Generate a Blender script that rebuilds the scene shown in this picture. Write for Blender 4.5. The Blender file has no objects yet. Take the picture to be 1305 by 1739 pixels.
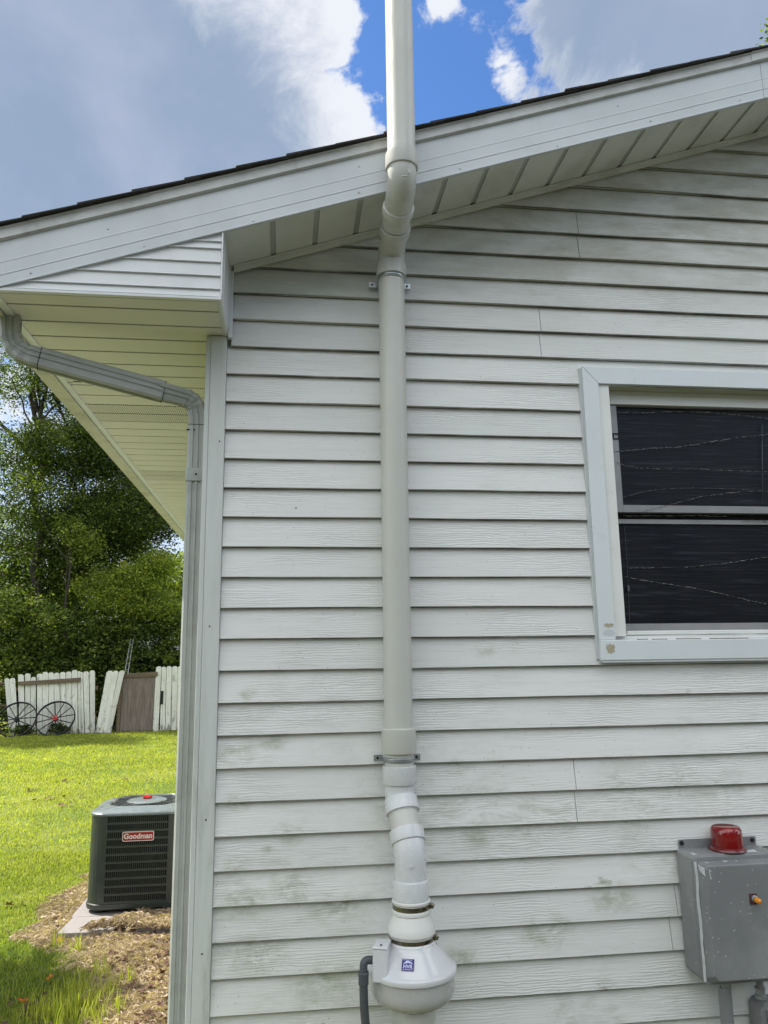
import bpy, bmesh, math, random
import numpy as np
from mathutils import Vector, Matrix
R = math.radians
scene = bpy.context.scene
col = scene.collection

# ------------------------------------------------------------------ camera
cam_d = bpy.data.cameras.new('camera'); cam = bpy.data.objects.new('camera', cam_d); col.objects.link(cam)
cam_d.sensor_fit = 'HORIZONTAL'; cam_d.sensor_width = 36.0
cam_d.lens = 1309.0 / 1305.0 * 36.0
cam_d.clip_start = 0.05; cam_d.clip_end = 2000
_r = Vector((0.99227263, -0.12335839, -0.01333186))
_u = Vector((-0.00985494, -0.18546522, 0.98260141))
_f = Vector((0.12368473, 0.9748771, 0.18524775))
cam.matrix_world = Matrix(((_r.x, _u.x, -_f.x, 0), (_r.y, _u.y, -_f.y, -2.92638), (_r.z, _u.z, -_f.z, 1.6), (0, 0, 0, 1)))
scene.camera = cam
def px(u, v, y):
    """point on the plane y=const that the photo pixel (u, v) looks at (used for real sizes and places)"""
    d = _f * 1309 + _r * (u - 652.5) - _u * (v - 869.5)
    t = (y + 2.92638) / d.y
    return Vector((d.x * t, y, 1.6 + d.z * t))

# ------------------------------------------------------------------ exposure
scene.view_settings.view_transform = 'Standard'
scene.view_settings.look = 'None'
scene.view_settings.exposure = 1.2
scene.view_settings.gamma = 1
scene.view_settings.use_curve_mapping = False

# ------------------------------------------------------------------ sun
SUN = Vector((-0.70, 0.33, 1.0)).normalized()
sun_d = bpy.data.lights.new('sun', 'SUN'); sun = bpy.data.objects.new('sun', sun_d); col.objects.link(sun)
sun_d.energy = 5.0; sun_d.angle = R(0.53); sun_d.color = (1.0, 0.95, 0.86)
sun.rotation_euler = SUN.to_track_quat('Z', 'Y').to_euler()

# ------------------------------------------------------------------ world: sky with clouds
world = bpy.data.worlds.new('World'); scene.world = world; world.use_nodes = True
wt = world.node_tree
for n in list(wt.nodes): wt.nodes.remove(n)
def WN(t, **k):
    n = wt.nodes.new(t)
    for a, b in k.items(): setattr(n, a, b)
    return n
def wmath(op, a, b=None, c=None, clamp=False):
    n = WN('ShaderNodeMath', operation=op); n.use_clamp = clamp
    for i, v in enumerate((a, b, c)):
        if v is None: continue
        if isinstance(v, (int, float)): n.inputs[i].default_value = v
        else: wt.links.new(v, n.inputs[i])
    return n.outputs[0]
def wsmooth(v, a, b, lo=0.0, hi=1.0):
    n = WN('ShaderNodeMapRange', interpolation_type='SMOOTHSTEP')
    wt.links.new(v, n.inputs[0]); n.inputs[1].default_value = a; n.inputs[2].default_value = b
    n.inputs[3].default_value = lo; n.inputs[4].default_value = hi
    return n.outputs[0]
def wmixc(f, a, b):
    n = WN('ShaderNodeMix', data_type='RGBA')
    for s, v in ((0, f), (6, a), (7, b)):
        if isinstance(v, (int, float, tuple)): n.inputs[s].default_value = v
        else: wt.links.new(v, n.inputs[s])
    return n.outputs[2]
sky = WN('ShaderNodeTexSky', sky_type='NISHITA'); sky.sun_disc = False
sky.sun_elevation = math.asin(SUN.z); sky.sun_rotation = math.atan2(SUN.x, SUN.y)
sky.altitude = 200; sky.air_density = 1.0; sky.dust_density = 0.3; sky.ozone_density = 3.0
tc = WN('ShaderNodeTexCoord')
def wnoise(scale, detail, rough, dist=0.0, off=(0, 0, 0)):
    m = WN('ShaderNodeMapping'); wt.links.new(tc.outputs['Generated'], m.inputs[0]); m.inputs['Location'].default_value = off
    n = WN('ShaderNodeTexNoise'); wt.links.new(m.outputs[0], n.inputs['Vector'])
    n.inputs['Scale'].default_value = scale; n.inputs['Detail'].default_value = detail
    n.inputs['Roughness'].default_value = rough; n.inputs['Distortion'].default_value = dist
    return n.outputs[0]
def wblob(d, rad):
    """1 at the direction d, 0 at an angle of rad from it, negative outside"""
    n = WN('ShaderNodeVectorMath', operation='DISTANCE'); wt.links.new(tc.outputs['Generated'], n.inputs[0])
    n.inputs[1].default_value = Vector(d).normalized()
    return wmath('SUBTRACT', 1.0, wmath('DIVIDE', n.outputs['Value'], rad))
bA = wblob((-0.19, 0.825, 0.53), 0.295)
bA2 = wblob((-0.27, 0.70, 0.66), 0.19)
bC = wmath('SUBTRACT', wblob((0.020, 0.732, 0.68), 0.060), 0.05)
bD = wmath('SUBTRACT', wblob((0.155, 0.700, 0.697), 0.070), 0.62)
bB = wmath('SUBTRACT', wblob((0.40, 0.55, 0.73), 0.25), 0.06)
bF = wblob((0.03, 0.81, 0.585), 0.098)
bE = wmath('SUBTRACT', wblob((0.238, 0.725, 0.648), 0.085), 0.72)
big = wmath('MAXIMUM', wmath('MAXIMUM', bA, bA2), wmath('ADD', bB, 0.12))
blob = bA
for b in (bA2, bB, bC, bD, bE, bF): blob = wmath('MAXIMUM', blob, b)
# fair weather clouds elsewhere in the sky
far = wmath('MULTIPLY_ADD', wnoise(1.6, 3, 0.5, 0, (3, 1, 0)), 3.2, -1.45)
hole = wblob((0.11, 0.76, 0.64), 0.55)
far = wmath('SUBTRACT', far, wmath('MULTIPLY', wmath('MAXIMUM', hole, 0.0), 6.0))
blob = wmath('MAXIMUM', wmath('MAXIMUM', blob, far), -1.0)
n1 = wnoise(7.0, 12, 0.66, 0.5)
n2 = wnoise(26.0, 6, 0.6, 0.2, (1, 2, 3))
dens = wmath('ADD', wmath('MULTIPLY', blob, 1.0), wmath('ADD', wmath('MULTIPLY_ADD', n1, 1.1, -0.55), wmath('MULTIPLY_ADD', n2, 0.62, -0.31)))
mask = wsmooth(dens, 0.0, 0.17)
core = wsmooth(wmath('ADD', wmath('MULTIPLY', big, 1.2), wmath('MULTIPLY_ADD', n1, 1.2, -0.6)), 0.02, 0.46)
shade = wsmooth(wnoise(3.2, 5, 0.55, 0.3, (5, 0, 2)), 0.35, 0.68)
WHITE = (5.2, 5.35, 5.65, 1); GREY = (1.85, 2.4, 3.25, 1); GREY2 = (2.7, 3.0, 3.9, 1)
cloud = wmixc(core, WHITE, wmixc(shade, GREY, GREY2))
# unseen clouds behind the camera, away from the sun, brightened to fill the shaded wall
sepd = WN('ShaderNodeSeparateXYZ'); wt.links.new(tc.outputs['Generated'], sepd.inputs[0])
front = wsmooth(sepd.outputs[1], 0.30, -0.35)
cloud = wmixc(front, cloud, (13.0, 13.5, 13.6, 1))
tint = WN('ShaderNodeMix', data_type='RGBA', blend_type='MULTIPLY'); tint.inputs[0].default_value = 1
wt.links.new(sky.outputs[0], tint.inputs[6]); tint.inputs[7].default_value = (0.68, 0.92, 1.20, 1)
pale = wmixc(wsmooth(sepd.outputs[2], 0.46, 0.12, 0.0, 0.85), tint.outputs[2], (4.6, 5.2, 6.0, 1))      # milky air towards the horizon
allc = wmixc(wmath('MULTIPLY', mask, 0.96), pale, cloud)
bg = WN('ShaderNodeBackground'); bg.inputs['Strength'].default_value = 0.075
wt.links.new(allc, bg.inputs['Color'])
wo = WN('ShaderNodeOutputWorld'); wt.links.new(bg.outputs[0], wo.inputs['Surface'])

# ------------------------------------------------------------------ materials
class Mat:
    def __init__(s, name, color=(.5, .5, .5), rough=.6, metal=0.0, spec=.5, coat=0.0):
        s.m = bpy.data.materials.new(name); s.m.use_nodes = True; s.t = s.m.node_tree
        s.b = s.t.nodes['Principled BSDF']; s.out = s.t.nodes['Material Output']
        s.b.inputs['Base Color'].default_value = (*color, 1); s.b.inputs['Roughness'].default_value = rough
        s.b.inputs['Metallic'].default_value = metal; s.b.inputs['Specular IOR Level'].default_value = spec
        s.b.inputs['Coat Weight'].default_value = coat
        s._tc = None; s.color = (*color, 1)
    def N(s, t, **k):
        n = s.t.nodes.new(t)
        for a, b in k.items(): setattr(n, a, b)
        return n
    def L(s, a, b): s.t.links.new(a, b)
    def co(s, scale=(1, 1, 1), loc=(0, 0, 0), rot=(0, 0, 0)):
        if s._tc is None: s._tc = s.N('ShaderNodeTexCoord')
        m = s.N('ShaderNodeMapping'); s.L(s._tc.outputs['Object'], m.inputs[0])
        m.inputs['Scale'].default_value = scale; m.inputs['Location'].default_value = loc; m.inputs['Rotation'].default_value = rot
        return m.outputs[0]
    def noise(s, sc=5, detail=5, rough=.55, dist=0, scale=(1, 1, 1), loc=(0, 0, 0), rot=(0, 0, 0)):
        n = s.N('ShaderNodeTexNoise'); s.L(s.co(scale, loc, rot), n.inputs['Vector'])
        n.inputs['Scale'].default_value = sc; n.inputs['Detail'].default_value = detail
        n.inputs['Roughness'].default_value = rough; n.inputs['Distortion'].default_value = dist
        return n.outputs[0]
    def voro(s, sc=10, scale=(1, 1, 1), loc=(0, 0, 0), feature='F1', out=0):
        n = s.N('ShaderNodeTexVoronoi', feature=feature); s.L(s.co(scale, loc), n.inputs['Vector']); n.inputs['Scale'].default_value = sc
        return n.outputs[out]
    def step(s, v, a, b, lo=0., hi=1.):
        n = s.N('ShaderNodeMapRange', interpolation_type='SMOOTHSTEP'); s.L(v, n.inputs[0])
        for i, q in enumerate((a, b, lo, hi)): n.inputs[i + 1].default_value = q
        return n.outputs[0]
    def math(s, op, a, b=None, c=None):
        n = s.N('ShaderNodeMath', operation=op)
        for i, v in enumerate((a, b, c)):
            if v is None: continue
            if isinstance(v, (int, float)): n.inputs[i].default_value = v
            else: s.L(v, n.inputs[i])
        return n.outputs[0]
    def mix(s, f, a, b, blend='MIX'):
        n = s.N('ShaderNodeMix', data_type='RGBA', blend_type=blend)
        for i, v in ((0, f), (6, a), (7, b)):
            if isinstance(v, (int, float)): n.inputs[i].default_value = v
            elif isinstance(v, tuple): n.inputs[i].default_value = (*v[:3], 1)
            else: s.L(v, n.inputs[i])
        return n.outputs[2]
    def color_to(s, c): s.L(c, s.b.inputs['Base Color']); return s
    def rough_to(s, c): s.L(c, s.b.inputs['Roughness']); return s
    def bump(s, h, strength=.3, dist=.01):
        n = s.N('ShaderNodeBump'); n.inputs['Strength'].default_value = strength; n.inputs['Distance'].default_value = dist
        s.L(h, n.inputs['Height']); s.L(n.outputs[0], s.b.inputs['Normal']); return s
    def z(s, axis=2):
        if s._tc is None: s._tc = s.N('ShaderNodeTexCoord')
        n = s.N('ShaderNodeSeparateXYZ'); s.L(s._tc.outputs['Object'], n.inputs[0]); return n.outputs[axis]

def worn(name, color, rough=.5, dirt=(.25, .24, .2), amount=.35, sc=6, metal=0.0, spec=.5, bump=.08, specks=0.0, coat=0.0):
    m = Mat(name, color, rough, metal, spec, coat)
    f = m.math('MULTIPLY', m.step(m.noise(sc, 8, .65), .42, .78), amount)
    c = m.mix(f, color, dirt)
    if specks:
        v = m.voro(60, out=0)
        f2 = m.math('MULTIPLY', m.step(v, .12, .05), m.step(m.noise(3, 3), .5, .6))
        c = m.mix(m.math('MULTIPLY', f2, specks), c, (.05, .05, .04))
    m.color_to(c); m.rough_to(m.step(m.noise(sc * 3, 4), .3, .7, max(rough - .1, .03), min(rough + .12, 1)))
    if bump: m.bump(m.noise(sc * 12, 4), bump, .002)
    return m.m

# ---- house siding paint: white hardboard with embossed grain, green mildew and specks
def siding_mat():
    m = Mat('siding_paint', (.6, .62, .62), .62, spec=.35)
    z = m.z(2)
    board = m.math('FLOOR', m.math('DIVIDE', m.math('SUBTRACT', 3.04, z), .114))
    wn = m.N('ShaderNodeTexWhiteNoise', noise_dimensions='1D'); m.L(board, wn.inputs['W'])
    base = m.mix(wn.outputs[0], (.645, .655, .635), (.71, .715, .695))
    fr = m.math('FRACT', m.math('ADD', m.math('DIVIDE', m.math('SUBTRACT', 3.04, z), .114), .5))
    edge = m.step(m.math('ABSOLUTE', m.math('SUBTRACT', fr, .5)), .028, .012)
    # faint streaking along the boards
    st = m.noise(4, 8, .7, .4, (.8, 1, 14))
    base = m.mix(m.math('MULTIPLY', m.step(st, .45, .78), .34), base, (.42, .45, .42))
    # mildew
    low = m.step(z, .3, 2.1, 1.0, .12)
    big = m.step(m.noise(1.6, 4, .6, .5, (1, 1, 1.6)), .42, .66)
    fine = m.step(m.noise(11, 9, .75, .6, (.7, 1, 2.2)), .40, .66)
    mil = m.math('MULTIPLY', m.math('MULTIPLY', big, fine), low)
    base = m.mix(m.math('MULTIPLY', mil, .62), base, (.23, .26, .17))
    # distinct small green blotches
    spots = m.step(m.noise(5.5, 5, .6, .3, (1, 1, 1.5), (3.3, 0, 1.7)), .66, .74)
    base = m.mix(m.math('MULTIPLY', m.math('MULTIPLY', spots, low), .8), base, (.20, .235, .15))
    # the mildew patches that stand out in the photograph, by their place on the wall
    if m._tc is None: m.z(2)
    tot = None
    for (x_, z_, r_) in ((-.141, 1.473, .045), (-.178, 1.264, .075), (-.05, 1.30, .05), (-.165, .895, .05), (-.06, .94, .025), (-.14, .77, .10), (.03, .80, .09), (.18, .74, .10), (-.10, .60, .13), (.12, .50, .12), (.02, .99, .07), (-.17, 1.10, .06), (.62, 1.20, .05), (.70, .95, .06), (.95, .62, .12), (1.2, .72, .10), (.75, 1.62, .05), (.62, .55, .08)):
        d_ = m.N('ShaderNodeVectorMath', operation='DISTANCE'); m.L(m.co((1, 0, 1.7)), d_.inputs[0]); d_.inputs[1].default_value = (x_, 0, z_ * 1.7)
        b_ = m.step(d_.outputs['Value'], r_ * 1.3, r_ * .2); tot = b_ if tot is None else m.math('MAXIMUM', tot, b_)
    tot = m.math('MULTIPLY', tot, m.step(m.noise(16, 8, .75, .5, (.8, 1, 1.6), (2, 0, 5)), .36, .66))
    base = m.mix(m.math('MULTIPLY', tot, .66), base, (.24, .28, .17))
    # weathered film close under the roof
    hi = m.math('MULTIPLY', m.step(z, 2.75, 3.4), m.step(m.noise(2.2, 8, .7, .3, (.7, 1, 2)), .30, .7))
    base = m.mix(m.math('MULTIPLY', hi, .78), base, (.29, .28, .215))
    # pin specks of black mould / flaked paint
    v = m.voro(75, (1, 1, 1.4)); cl = m.step(m.noise(5, 6, .7, .5, (1, 1, 2.5), (9, 2, 4)), .56, .66)
    sp = m.math('MULTIPLY', m.step(v, .17, .08), cl)
    v2 = m.voro(34, (1, 1, 1.2), (2, 5, 1)); sp2 = m.math('MULTIPLY', m.step(v2, .085, .05), m.step(m.noise(3.2, 3, .6, 0, (1, 1, 1), (4, 4, 4)), .46, .56))
    base = m.mix(m.math('MULTIPLY', m.math('MAXIMUM', sp, sp2), .75), base, (.10, .105, .09))
    base = m.mix(m.math('MULTIPLY', edge, m.step(m.noise(5, 5, .6), .25, .6, .40, .85)), base, (.10, .105, .085))  # extra lap shadow painted as a dark line at each board edge
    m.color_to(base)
    # embossed grain: long wandering lines
    w = m.N('ShaderNodeTexWave', wave_type='BANDS', bands_direction='Z'); m.L(m.co((.16, 1, 1)), w.inputs['Vector'])
    w.inputs['Scale'].default_value = 34; w.inputs['Distortion'].default_value = 9; w.inputs['Detail'].default_value = 3
    w.inputs['Detail Scale'].default_value = 1.6; w.inputs['Detail Roughness'].default_value = .6
    g = m.math('MULTIPLY', w.outputs[1], m.step(m.noise(3, 3, .5, 0, (.5, 1, 2)), .42, .62))
    g2 = m.noise(30, 6, .7, 0, (.25, 1, 3.0))
    g2 = m.math('MULTIPLY', g2, m.step(m.noise(2.6, 4, .6, .4, (.6, 1, 2), (7, 0, 2)), .38, .62, .25, 1.0))
    m.bump(m.math('ADD', m.math('MULTIPLY', g, .9), g2), .45, .0027)
    return m.m
M_SIDING = siding_mat()

def board_mat():
    m = Mat('corner_board_paint', (.58, .6, .57), .62, spec=.35)
    g = m.noise(14, 8, .7, .3, (2.5, 1, .14))
    c = m.mix(m.math('MULTIPLY', m.step(g, .45, .75), .4), (.56, .585, .565), (.38, .41, .37))
    low = m.step(m.z(2), .2, 1.9, 1., .1)
    mil = m.math('MULTIPLY', m.math('MULTIPLY', m.step(m.noise(3.5, 6, .65, .4, (3, 1, .6)), .45, .7), low), .75)
    c = m.mix(mil, c, (.20, .225, .155))
    m.color_to(c); m.bump(g, .25, .002); return m.m
M_BOARD = board_mat()
M_FASCIA = worn('fascia_aluminium', (.53, .56, .58), .40, (.30, .31, .28), .22, 3, spec=.5, bump=.03)
M_DRIP = worn('drip_edge_metal', (.50, .51, .50), .45, (.20, .19, .16), .5, 9, bump=.03)
M_BOX = worn('return_vinyl', (.64, .66, .67), .42, (.36, .36, .31), .2, 4, bump=.04)
M_RAKESOF = worn('rake_soffit_vinyl', (.63, .64, .60), .5, (.26, .25, .19), .45, 4, bump=.04)
M_GROOVE = worn('soffit_groove', (.42, .43, .40), .6, (.25, .25, .21), .4, 4)
M_GROOVE_E = worn('eave_groove', (.22, .22, .18), .6, (.12, .12, .1), .5, 4)
def eave_mat():
    m = Mat('eave_soffit_vinyl', (.63, .60, .58), .45)
    c = m.mix(m.math('MULTIPLY', m.step(m.noise(2.5, 7, .6, .2, (1, 1, 1)), .45, .8), .3), (.63, .60, .58), (.42, .40, .32))
    st = m.math('MULTIPLY', m.step(m.noise(9, 8, .75, .5, (1, 2.5, 1), (1.7, .4, 0)), .66, .74), .7)
    c = m.mix(st, c, (.16, .15, .11)); m.color_to(c); return m.m
M_EAVE = eave_mat()
def perf_mat():
    m = Mat('perforated_soffit', (.63, .60, .58), .5)
    v = m.N('ShaderNodeTexVoronoi'); m.L(m.co((1, 1, 0)), v.inputs['Vector']); v.inputs['Scale'].default_value = 95; v.inputs['Randomness'].default_value = .12
    m.color_to(m.mix(m.step(v.outputs[0], .34, .26), (.63, .60, .58), (.10, .10, .08))); return m.m
M_PERF = perf_mat()
M_GUTTER = worn('gutter_aluminium', (.50, .48, .42), .5, (.19, .17, .13), .65, 5, bump=.04)
M_DOWN = worn('downspout_aluminium', (.38, .40, .375), .42, (.17, .17, .14), .5, 7, bump=.03)
def shingle_mat():
    m = Mat('asphalt_shingle', (.05, .05, .05), .95, spec=.2)
    c = m.mix(m.noise(60, 3), (.02, .02, .022), (.085, .08, .08)); c = m.mix(m.step(m.noise(4, 3), .4, .6), c, (.04, .037, .035))
    m.color_to(c); m.bump(m.noise(180, 3), .6, .003); return m.m
M_SHINGLE = shingle_mat()
M_PVC = worn('pvc_pipe_cream', (.50, .505, .465), .38, (.42, .40, .31), .3, 3, bump=.02, specks=.35)
M_FIT = worn('pvc_fitting', (.47, .475, .44), .30, (.38, .37, .31), .3, 4, bump=.02)
M_FITW = worn('pvc_fitting_white', (.58, .60, .61), .25, (.5, .5, .46), .2, 5, bump=.015)
M_FAN = worn('fan_plastic', (.60, .61, .63), .16, (.5, .5, .5), .15, 5, bump=.01, coat=.3)
M_BOWL = worn('fan_lower_plastic', (.42, .42, .41), .28, (.30, .30, .26), .35, 6, bump=.02, coat=.15)
M_RUBBER = worn('rubber_coupling', (.66, .66, .63), .45, (.4, .4, .36), .3, 8, bump=.03)
M_STEEL = worn('clamp_steel', (.24, .215, .165), .24, (.1, .1, .09), .3, 20, metal=1, bump=.02)
M_GALV = worn('galvanised_strap', (.42, .45, .46), .38, (.2, .21, .2), .5, 18, metal=.8, bump=.03)
M_CONDUIT = worn('conduit_plastic', (.060, .075, .085), .42, (.1, .1, .1), .3, 8, bump=.02)
M_DARK = worn('dark_gap', (.012, .012, .012), .8, (.02, .02, .02), .3, 8, bump=0)
def box_mat():
    m = Mat('enclosure_grey_paint', (.155, .16, .17), .42)
    c = m.mix(m.step(m.noise(4, 7, .6), .35, .75), (.185, .19, .195), (.27, .275, .275))
    v = m.voro(48); sp = m.math('MULTIPLY', m.step(v, .16, .09), m.step(m.noise(8, 3, .6, 0, (1, 1, 1), (1, 7, 3)), .44, .54))
    c = m.mix(m.math('MULTIPLY', sp, .8), c, (.52, .53, .52))
    d = m.math('MULTIPLY', m.step(m.noise(16, 8, .8, 1.0), .66, .74), .55); c = m.mix(d, c, (.40, .41, .40))
    m.color_to(c); m.bump(m.noise(60, 4), .12, .002); return m.m
M_ENC = box_mat()
M_WPAINT = worn('white_paint_smear', (.60, .62, .62), .6, (.3, .31, .32), .6, 24, bump=.3)
m = Mat('red_lens', (.42, .004, .006), .12, coat=.6); m.color_to(m.mix(m.step(m.noise(5, 3), .3, .7), (.24, .002, .004), (.13, .001, .003))); M_RED = m.m
M_REDBASE = worn('red_lens_flange', (.12, .01, .014), .3, (.08, .01, .01), .3, 12, coat=.4)
m = Mat('amber_lens', (.75, .26, .01), .2, coat=.5); m.color_to(m.mix(m.noise(20, 3), (.80, .30, .01), (.62, .19, .01))); M_AMBER = m.m
M_BROWNPLATE = worn('rusty_nameplate', (.07, .03, .03), .5, (.12, .07, .05), .5, 40)
M_WHITE = worn('window_vinyl_white', (.74, .75, .72), .35, (.5, .49, .42), .25, 5, bump=.02)
M_CASING = worn('casing_aluminium', (.66, .70, .72), .36, (.45, .46, .44), .18, 3, bump=.02)
M_HEAD = worn('window_head_liner', (.50, .49, .36), .5, (.3, .29, .2), .4, 6)
M_SASH = worn('sash_aluminium', (.30, .30, .30), .42, (.18, .18, .17), .4, 10, metal=.3)
M_GLUE = worn('old_caulk_patch', (.42, .37, .27), .8, (.30, .25, .17), .6, 40, bump=.5)
def screen_mat():
    m = Mat('screened_glass', (.006, .007, .010), .12, spec=.28)
    g = m.noise(18, 7, .65, .5, (.22, 1, 6))
    m.color_to(m.mix(m.step(g, .52, .72), (.0035, .004, .007), (.028, .030, .038)))
    m.rough_to(m.step(m.noise(3, 2), .3, .7, .30, .45)); m.bump(g, .4, .004); return m.m
M_SCREEN = screen_mat()
m = Mat('cobweb', (.35, .34, .30), .9); m.color_to(m.mix(m.step(m.noise(70, 3), .42, .58), (.035, .035, .03), (.27, .26, .23))); M_WEB = m.m
M_ACG = worn('condenser_green_steel', (.027, .034, .031), .38, (.05, .055, .045), .4, 9, bump=.02, coat=.2)
M_ACT = worn('condenser_top_steel', (.13, .155, .16), .30, (.2, .2, .19), .3, 6, bump=.02, coat=.4)
M_BADGE = worn('badge_red', (.26, .014, .016), .3, (.25, .02, .02), .3, 12)
M_LETTER = worn('badge_silver', (.50, .47, .44), .35, (.6, .58, .52), .3, 14, bump=0)
M_REDCAP = worn('red_fan_cap', (.55, .02, .02), .5, (.4, .02, .02), .3, 12)
M_PAVER = worn('paver_concrete', (.20, .183, .178), .85, (.25, .22, .19), .5, 9, bump=.4)
M_BLUE = worn('sticker_blue', (.012, .008, .14), .3, (.02, .015, .2), .4, 40, bump=0)
M_STKW = worn('sticker_lilac', (.55, .55, .80), .3, (.4, .4, .7), .5, 60, bump=0)
def picket_mat():
    m = Mat('peeling_white_paint', (.6, .6, .56), .8)
    g = m.noise(9, 8, .7, .3, (3, 3, .25)); c = m.mix(m.step(g, .40, .75), (.74, .73, .68), (.50, .48, .42))
    p = m.math('MULTIPLY', m.step(m.math('ADD', m.noise(6, 8, .75, .6, (2, 2, .8)), m.step(m.z(2), .35, .0, 0, .10)), .56, .66), .85); c = m.mix(p, c, (.14, .12, .095))
    oi = m.N('ShaderNodeObjectInfo'); c = m.mix(m.math('MULTIPLY', oi.outputs['Random'], .3), c, (.38, .38, .34))
    m.color_to(c); m.bump(g, .4, .004); return m.m
M_PICKET = picket_mat()
def wood_mat(name, a, b, sc=(3, 3, .25)):
    m = Mat(name, a, .85); g = m.noise(8, 8, .7, .4, sc); m.color_to(m.mix(m.step(g, .35, .7), a, b)); m.bump(g, .5, .005); return m.m
M_BROWN = wood_mat('weathered_brown_board', (.10, .07, .045), (.19, .14, .095), (.3, 3, 3))
M_GATE = wood_mat('weathered_plywood', (.12, .092, .078), (.22, .178, .158))
M_IRON = worn('wagon_wheel_iron', (.007, .0075, .008), .75, (.02, .017, .015), .5, 14)
M_HUBR = worn('red_hub_paint', (.45, .04, .035), .6, (.2, .05, .04), .4, 18)
M_BARK = wood_mat('bark', (.022, .017, .013), (.058, .046, .035), (4, 4, .5))
M_POLE = worn('pale_metal_pole', (.28, .30, .29), .4, (.3, .3, .28), .4, 8, metal=.5)

def leaf_mat(name, dark, light, trans=.45):
    m = Mat(name, dark, .6, spec=.2)
    at = m.N('ShaderNodeAttribute', attribute_name='tone')
    c = m.mix(at.outputs['Fac'], dark, light)
    m.color_to(c)
    tr = m.N('ShaderNodeBsdfTranslucent'); m.L(m.mix(1.0, c, (1.7, 2.0, .7), 'MULTIPLY'), tr.inputs['Color'])
    mx = m.N('ShaderNodeMixShader'); mx.inputs[0].default_value = trans
    m.L(m.b.outputs[0], mx.inputs[1]); m.L(tr.outputs[0], mx.inputs[2]); m.L(mx.outputs[0], m.out.inputs['Surface'])
    return m.m
M_LEAF = leaf_mat('leaves_dark', (.020, .035, .009), (.15, .19, .042), .36)
M_LEAF2 = leaf_mat('leaves_mid', (.028, .048, .010), (.22, .25, .05), .38)
M_LEAF3 = leaf_mat('leaves_yellow_green', (.08, .12, .022), (.36, .37, .07), .46)
M_GRASS = leaf_mat('grass_blades', (.11, .155, .030), (.38, .37, .075), .38)
M_STRAW = leaf_mat('dry_straw', (.22, .155, .11), (.64, .51, .39), .15)
M_DRY = leaf_mat('dry_leaves', (.05, .022, .014), (.15, .085, .055), .1)
M_ORANGE = leaf_mat('orange_leaf', (.50, .12, .02), (.70, .22, .04), .3)

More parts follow.
